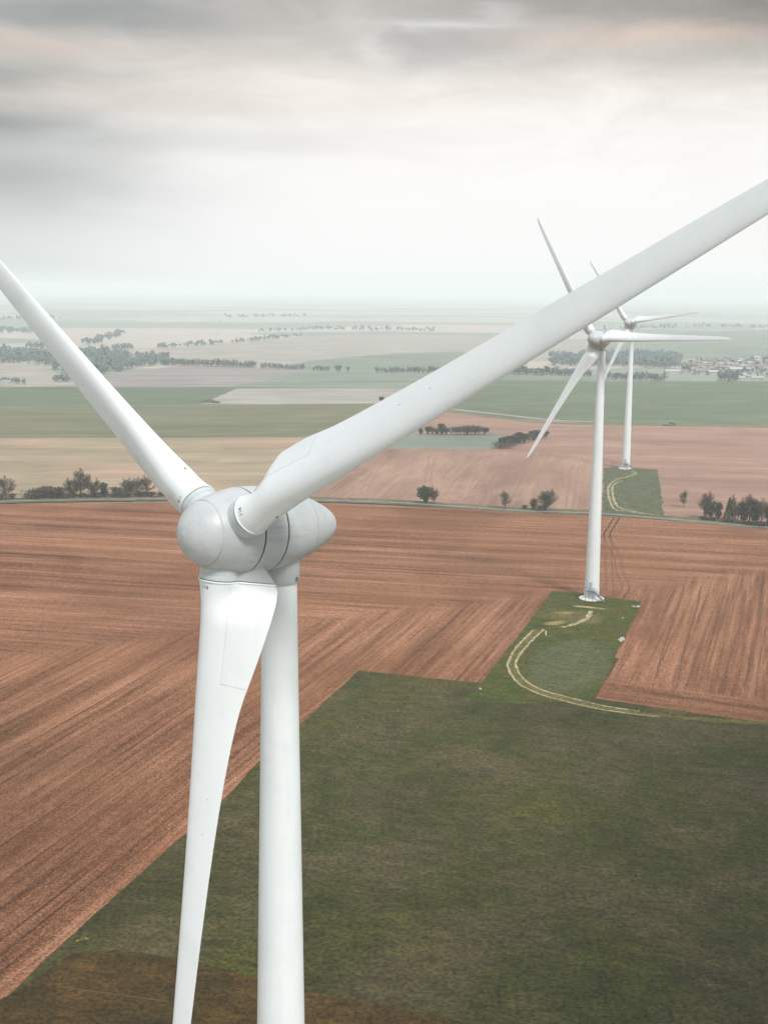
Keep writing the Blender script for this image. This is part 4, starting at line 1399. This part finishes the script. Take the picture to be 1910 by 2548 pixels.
# ------------------------------------------------------------------ village
def house_meshes(w, d, h, rf):
    return None


HM = {}


def unit_meshes():
    """unit wall block with gables, unit gable roof with eaves, chimney, window and door panels"""
    def me(name, V, Fc):
        m_ = bpy.data.meshes.new(name)
        m_.from_pydata(V, [], Fc)
        m_.update()
        return m_
    wl = [(-.5, -.5, 0), (.5, -.5, 0), (.5, .5, 0), (-.5, .5, 0), (-.5, -.5, 1), (.5, -.5, 1), (.5, .5, 1), (-.5, .5, 1), (-.5, 0, 1.45), (.5, 0, 1.45)]
    HM['wall'] = me("wall", wl, [(0, 1, 5, 4), (2, 3, 7, 6), (1, 2, 6, 9, 5), (3, 0, 4, 8, 7)])
    t = .06
    rf = []
    for x in (-.54, .54):
        rf += [(x, -.58, .93), (x, 0, 1.5), (x, .58, .93), (x, -.58, .93 + t), (x, 0, 1.5 + t), (x, .58, .93 + t)]
    HM['roof'] = me("roof", rf, [(0, 1, 7, 6), (1, 2, 8, 7), (3, 9, 10, 4), (4, 10, 11, 5), (0, 6, 9, 3), (2, 5, 11, 8), (0, 3, 4, 1), (1, 4, 5, 2), (6, 7, 10, 9), (7, 8, 11, 10)])
    c = [(x, y, z) for x in (-.5, .5) for y in (-.5, .5) for z in (-.5, .5)]
    HM['box'] = [me("box", c, [(0, 1, 3, 2), (4, 6, 7, 5), (0, 4, 5, 1), (2, 3, 7, 6), (0, 2, 6, 4), (1, 5, 7, 3)])][0]


unit_meshes()
MV = {}


def variant(key, mat):
    if (key, mat) not in MV:
        m_ = HM[key].copy()
        m_.name = key
        m_.materials.clear()
        m_.materials.append(M[mat])
        MV[(key, mat)] = m_
    return MV[(key, mat)]


def part(name, me, par, loc=(0, 0, 0), sc=(1, 1, 1)):
    o_ = bpy.data.objects.new(name, me)
    col.objects.link(o_)
    o_.parent = par
    o_.location = loc
    o_.scale = sc
    return o_


def house(px, py, w, d, h, yaw, wm, rm, label, name="house", cat="house", group=None, base=-.4):
    g = G(px, py)
    r0 = empty(name, (g.x, g.y, base))
    r0.rotation_euler = (0, 0, R(yaw))
    part("wall", variant('wall', wm), r0, sc=(w, d, h))
    rf = part("roof", variant('roof', rm), r0, sc=(w, d, h))
    if cat == "house":
        part("chimney", variant('box', 'tile'), rf, (.38, .0, 1.62), (.7 / w, .7 / d, 1.6 / h))
        k = max(2, int(w / 4))
        for i in range(k):
            x = -w / 2 + (i + .5) * w / k
            if i == k // 2:
                part("door", variant('box', 'door'), r0, (x, -d / 2 - .03, 1.05), (1.0, .1, 2.1))
            else:
                part("window", variant('box', 'glass'), r0, (x, -d / 2 - .03, 1.6), (1.1, .1, 1.2))
    else:
        part("door", variant('box', 'door'), r0, (0, -d / 2 - .04, h * .4), (min(4, w * .25), .12, h * .8))
    tag(r0, label, cat, group)
    return r0


VG = "village houses"
house(1671, 930, 17, 8, 3.4, 4, 'wall_w', 'sheet', "long low white shed at the left end of the village", "shed", "shed")
house(1700, 929, 8, 7, 3.2, 12, 'wall_w', 'tile', "small white house beside the long white shed", group=VG)
house(1721, 924, 7, 6, 3.4, -8, 'wall_w', 'slate', "white house standing just right of the tall hazy tree", group=VG)
house(1744, 931, 16, 10, 4.6, 5, 'wall_w', 'tile', "largest white house in front of the village with a pale roof", group=VG)
house(1772, 932, 12, 8, 3.6, 8, 'wall_w', 'sheet', "low white house joined to the right of the largest house", group=VG)
house(1828, 926, 14, 9, 4.2, -4, 'wall_w', 'sheet', "pale house right of the trees in mid village", group=VG)
house(1848, 937, 5, 6, 3.0, 30, 'wall_w', 'sheet', "tiny white hut at the head of the slanting sheds", "shed", "shed")
house(1865, 941, 12, 6, 2.8, -22, 'wall_c', 'slate', "slanting grey roofed shed at the village edge", "shed", "shed")
house(1884, 945, 12, 6, 2.8, -22, 'wall_w', 'sheet', "slanting white roofed shed at the right village edge", "shed", "shed")
house(1842, 945, 8, 6, 2.8, 0, 'wall_w', 'sheet', "low pale shed at the field edge before the village", "shed", "shed")
house(1900, 923, 7, 6, 3.2, 10, 'wall_w', 'sheet', "bright white gable near the right picture edge", group=VG)
rv = random.Random(5)
cells = [(1716 + 20 * i + (7 if j % 2 else 0), 897 + j * 6) for j in range(5) for i in range(11)]
for i, (x, y) in enumerate(cells):
    if rv.random() < .14:
        continue
    x += rv.uniform(-7, 7)
    y += rv.uniform(-2.4, 2.4)
    back_row = y < 908
    house(x, y, rv.uniform(6, 11), rv.uniform(5, 7.5), rv.uniform(2.3, 3.8), rv.uniform(-25, 30) + (90 if rv.random() < .25 else 0),
          rv.choice(('wall_w', 'wall_w', 'wall_c')), rv.choice(('tile', 'tile', 'sheet', 'slate')),
          "small hazy house in the back rows of the village" if back_row else "small hazy house in the middle of the village", group="hazy houses crowded in the village back rows" if back_row else "hazy houses crowded in mid village")
for x, y, w, lab in [(64, 906, 5, "tiny white barn at the edge of the left wood"), (548, 801, 13, "faint pale farm building near the left of mid horizon"), (528, 797, 9, "faintest small pale farm building near the mid horizon"), (455, 803, 8, "small pale barn far left of mid horizon"),
                     (18, 955, 7, "low dark roofed barn in the thicket at the left edge")]:
    house(x, y, w, w * .5, w * .22 + 1, 6, 'wall_w', 'sheet' if y != 955 else 'slate', lab, "barn", "barn")
# white boundary wall in front of the village
a, b = G(1722, 946), G(1785, 946.5)
V = []
for q in (a, b):
    for dy_ in (-.15, .15):
        for z in (-.4, 1.3):
            V.append(Vector((q.x, q.y + dy_, z)))
o_ = mesh_obj("boundary_wall", V, [(0, 1, 3, 2), (4, 6, 7, 5), (0, 4, 5, 1), (2, 3, 7, 6), (1, 5, 7, 3), (0, 2, 6, 4)], M['wall_w'])
tag(o_, "long low white wall in front of the village", "wall")


# ------------------------------------------------------------------ small things
def lump(name, rnd, w, h, mat, parent=None, at=Vector((0, 0, 0)), sub=3, rough=.35):
    bm = bmesh.new()
    bmesh.ops.create_icosphere(bm, subdivisions=sub, radius=1.0)
    sd_ = rnd.uniform(0, 100)
    for v in bm.verts:
        k = 1 + rough * noise.noise(v.co * 1.7 + Vector((sd_, 0, 0))) + rough * .6 * noise.noise(v.co * 4 + Vector((0, sd_, 0)))
        v.co = Vector((v.co.x * w / 2 * k, v.co.y * w / 2 * k, max(v.co.z * k, -.15) * h)) + at
    for f in bm.faces:
        f.smooth = True
    me = bpy.data.meshes.new(name)
    bm.to_mesh(me)
    bm.free()
    me.materials.append(M[mat])
    o_ = bpy.data.objects.new(name, me)
    col.objects.link(o_)
    o_.parent = parent
    return o_


rs_ = random.Random(9)
for (x, y, lab) in ((1585, 1512, "heap of white stones at the upper right corner of the green pad"), (1545, 1594, "heap of white stones halfway down the right edge of the green pad")):
    g = G(x, y)
    r0 = empty("stone_heap", (g.x, g.y, .01))
    for i in range(11):
        at = Vector((rs_.gauss(0, .55), rs_.gauss(0, .5), rs_.uniform(0.1, .35)))
        lump("stone", rs_, rs_.uniform(.5, 1.0), rs_.uniform(.25, .5), 'stone', r0, at, 2, .5)
    tag(r0, lab, "stone heap", "white stone heaps on the pad edge")
for (x, y, w, lab) in ((1549, 1540, .5, "single small white stone inside the green pad"), (1194, 1716, .6, "single pale stone where the meadow meets the ploughed corner")):
    g = G(x, y)
    s_ = lump("stone", rs_, w, w * .6, 'stone', None, Vector((0, 0, .1)), 2, .4)
    s_.location = g
    tag(s_, lab, "stone")
# white marker post by the track
g = G(1357, 1581)
r0 = empty("marker_post", (g.x, g.y, 0))
V, Fc = [], []
tube(V, Fc, Vector((0, 0, 0)), Vector((0, 0, 1.1)), .16, .16, 10)
mesh_obj("post", V, Fc, M['concrete'], r0)
lump("cap", rs_, .40, .16, 'concrete', r0, Vector((0, 0, 1.12)), 2, .05)
tag(r0, "short white marker post beside the top of the dirt track", "post")
for (x, y, w, h, lab) in ((521, 1000, 11, 2.3, "larger dark earth heap at the corner of the pale stubble patch"), (538, 1001, 7, 1.6, "smaller dark earth heap right of the larger one")):
    g = G(x, y)
    m_ = lump("earth_heap", rs_, w, h, 'earth', None, Vector((0, 0, 0)), 4, .35)
    m_.location = (g.x, g.y, -.3)
    tag(m_, lab, "earth heap")
g = G(206, 2341)
r0 = empty("flowering_shrub", (g.x, g.y, 0))
V, Fc, VL, FL = [], [], [], []
for i in range(6):
    a_ = i * 1.05
    tube(V, Fc, Vector((0, 0, 0)), Vector((.3 * math.cos(a_), .3 * math.sin(a_), .5)), .02, .01, 3)
mesh_obj("stem", V, Fc, M['bark'], r0)
leaves(rs_, VL, FL, [(Vector((0, 0, .35)), .5, .25), (Vector((.5, .2, .25)), .3, .2), (Vector((-.7, -.3, .2)), .25, .15)], 90, .09)
mesh_obj("blossom", VL, FL, M['yellow'], r0)
tag(r0, "small yellow flowering shrub where meadow meets ploughed field at lower left", "shrub")

# tractor with a trailed harrow on the far side of the pink field
g = G(1671, 1058)
r0 = empty("tractor", (g.x, g.y, zz[0] + .03))
r0.rotation_euler = (0, 0, R(2))


def cyl_y(name, c, r_, w, mat, par):
    V, Fc = [], []
    tube(V, Fc, c - Vector((0, w / 2, 0)), c + Vector((0, w / 2, 0)), r_, r_, 20)
    Fc.append(tuple(range(20)))
    Fc.append(tuple(range(39, 19, -1)))
    return mesh_obj(name, V, Fc, mat, par)


def bevel_box(name, c, sx, sy, sz, mat, par, top=1.0, bev=.08):
    bm = bmesh.new()
    bmesh.ops.create_cube(bm, size=1)
    for v in bm.verts:
        k = top if v.co.z > 0 else 1
        v.co = Vector((v.co.x * sx * k, v.co.y * sy * k, v.co.z * sz))
    bmesh.ops.bevel(bm, geom=list(bm.edges), offset=bev, segments=2, affect='EDGES')
    for v in bm.verts:
        v.co += c
    me = bpy.data.meshes.new(name)
    bm.to_mesh(me)
    bm.free()
    me.materials.append(mat)
    o_ = bpy.data.objects.new(name, me)
    col.objects.link(o_)
    o_.parent = par
    return o_


bevel_box("hood", Vector((1.35, 0, 1.35)), 2.0, .95, .8, M['tractor'], r0, .94)
bevel_box("chassis", Vector((.3, 0, .85)), 3.9, .7, .45, M['tyre'], r0, 1.0)
cb = bevel_box("cab", Vector((-.55, 0, 2.0)), 1.7, 1.6, 1.6, M['glass'], r0, .88)
bevel_box("cab_roof", Vector((-.55, 0, 2.88)), 1.75, 1.65, .2, M['cabroof'], cb, .95)
for s in (-1, 1):
    wv_ = cyl_y("wheel", Vector((-.9, s * .95, .9)), .9, .5, M['tyre'], r0)
    cyl_y("rim", Vector((-.9, s * 1.0, .9)), .45, .46, M['cabroof'], wv_)
    wv_ = cyl_y("wheel", Vector((1.75, s * .85, .62)), .62, .38, M['tyre'], r0)
    cyl_y("rim", Vector((1.75, s * .88, .62)), .3, .36, M['cabroof'], wv_)
hr = bevel_box("harrow", Vector((-4.6, 0, .75)), 3.2, 3.4, .3, M['steel'], r0, 1.0, .05)
bevel_box("drawbar", Vector((-2.4, 0, .7)), 1.8, .2, .2, M['steel'], hr, 1.0, .03)
for i in range(5):
    cyl_y("disc", Vector((-5.9 + i * .65, 0, .4)), .4, 3.2, M['tyre'], hr)
tag(r0, "dark tractor pulling a harrow along the far edge of the pink field", "tractor")

# ------------------------------------------------------------------ the air
mt, n = new_mat("haze_air")
pv = n('ShaderNodeVolumePrincipled')
pv.inputs['Color'].default_value = (0.91, 0.985, 1.0, 1)
pv.inputs['Density'].default_value = 0.00021
pv.inputs['Anisotropy'].default_value = 0.0
oo = n('ShaderNodeOutputMaterial')
n.t.links.new(pv.outputs[0], oo.inputs['Volume'])
x0, x1, y0, y1, z0, z1 = -46000, 46000, -4000, 61000, -1.6, 125
V = [(x, y, z) for x in (x0, x1) for y in (y0, y1) for z in (z0, z1)]
hz = mesh_obj("haze", V, [(0, 1, 3, 2), (4, 6, 7, 5), (0, 4, 5, 1), (2, 3, 7, 6), (0, 2, 6, 4), (1, 5, 7, 3)], mt)
tag(hz, "pale blue grey haze in the air over the fields", None, kind='stuff')

# ------------------------------------------------------------------ unseen light blocker added to darken the near fields
rc = random.Random(3)
V, Fc = [], []
CZ = 180.0
SX, SY = sd.x / sd.z * CZ, sd.y / sd.z * CZ          # offset that drops a puff's shadow on a given piece of ground


def puff(c, rx, ry, rz):
    bm = bmesh.new()
    bmesh.ops.create_icosphere(bm, subdivisions=3, radius=1.0)
    o0 = len(V)
    sd0 = Vector((rc.uniform(0, 50), rc.uniform(0, 50), 0))
    for v in bm.verts:
        k = 1 + .28 * noise.noise(v.co * 1.6 + sd0) + .16 * noise.noise(v.co * 4.2 + sd0)
        V.append(Vector((c.x + v.co.x * rx * k, c.y + v.co.y * ry * k, c.z + v.co.z * rz * k)))
    for f in bm.faces:
        Fc.append(tuple(o0 + v.index for v in f.verts))
    bm.free()


for x, y, r_ in BLOCKER_PUFFS:
    puff(Vector((x + SX, y + SY, CZ + rc.uniform(0, 14))), r_, r_, r_ * .38)
mt, n = new_mat("shade_blocker_grey")
nz = n.noise(wpos(n), 0.02, 4, 0.6)
finish(n, n.mix(nz, (0.55, 0.56, 0.58), (0.75, 0.76, 0.78)), 1.0, 0.0)
o_ = mesh_obj("shade_blocker", V, Fc, mt, smooth=True)
tag(o_, "unseen grey light blocker added overhead to shade the near fields", None, kind='structure')
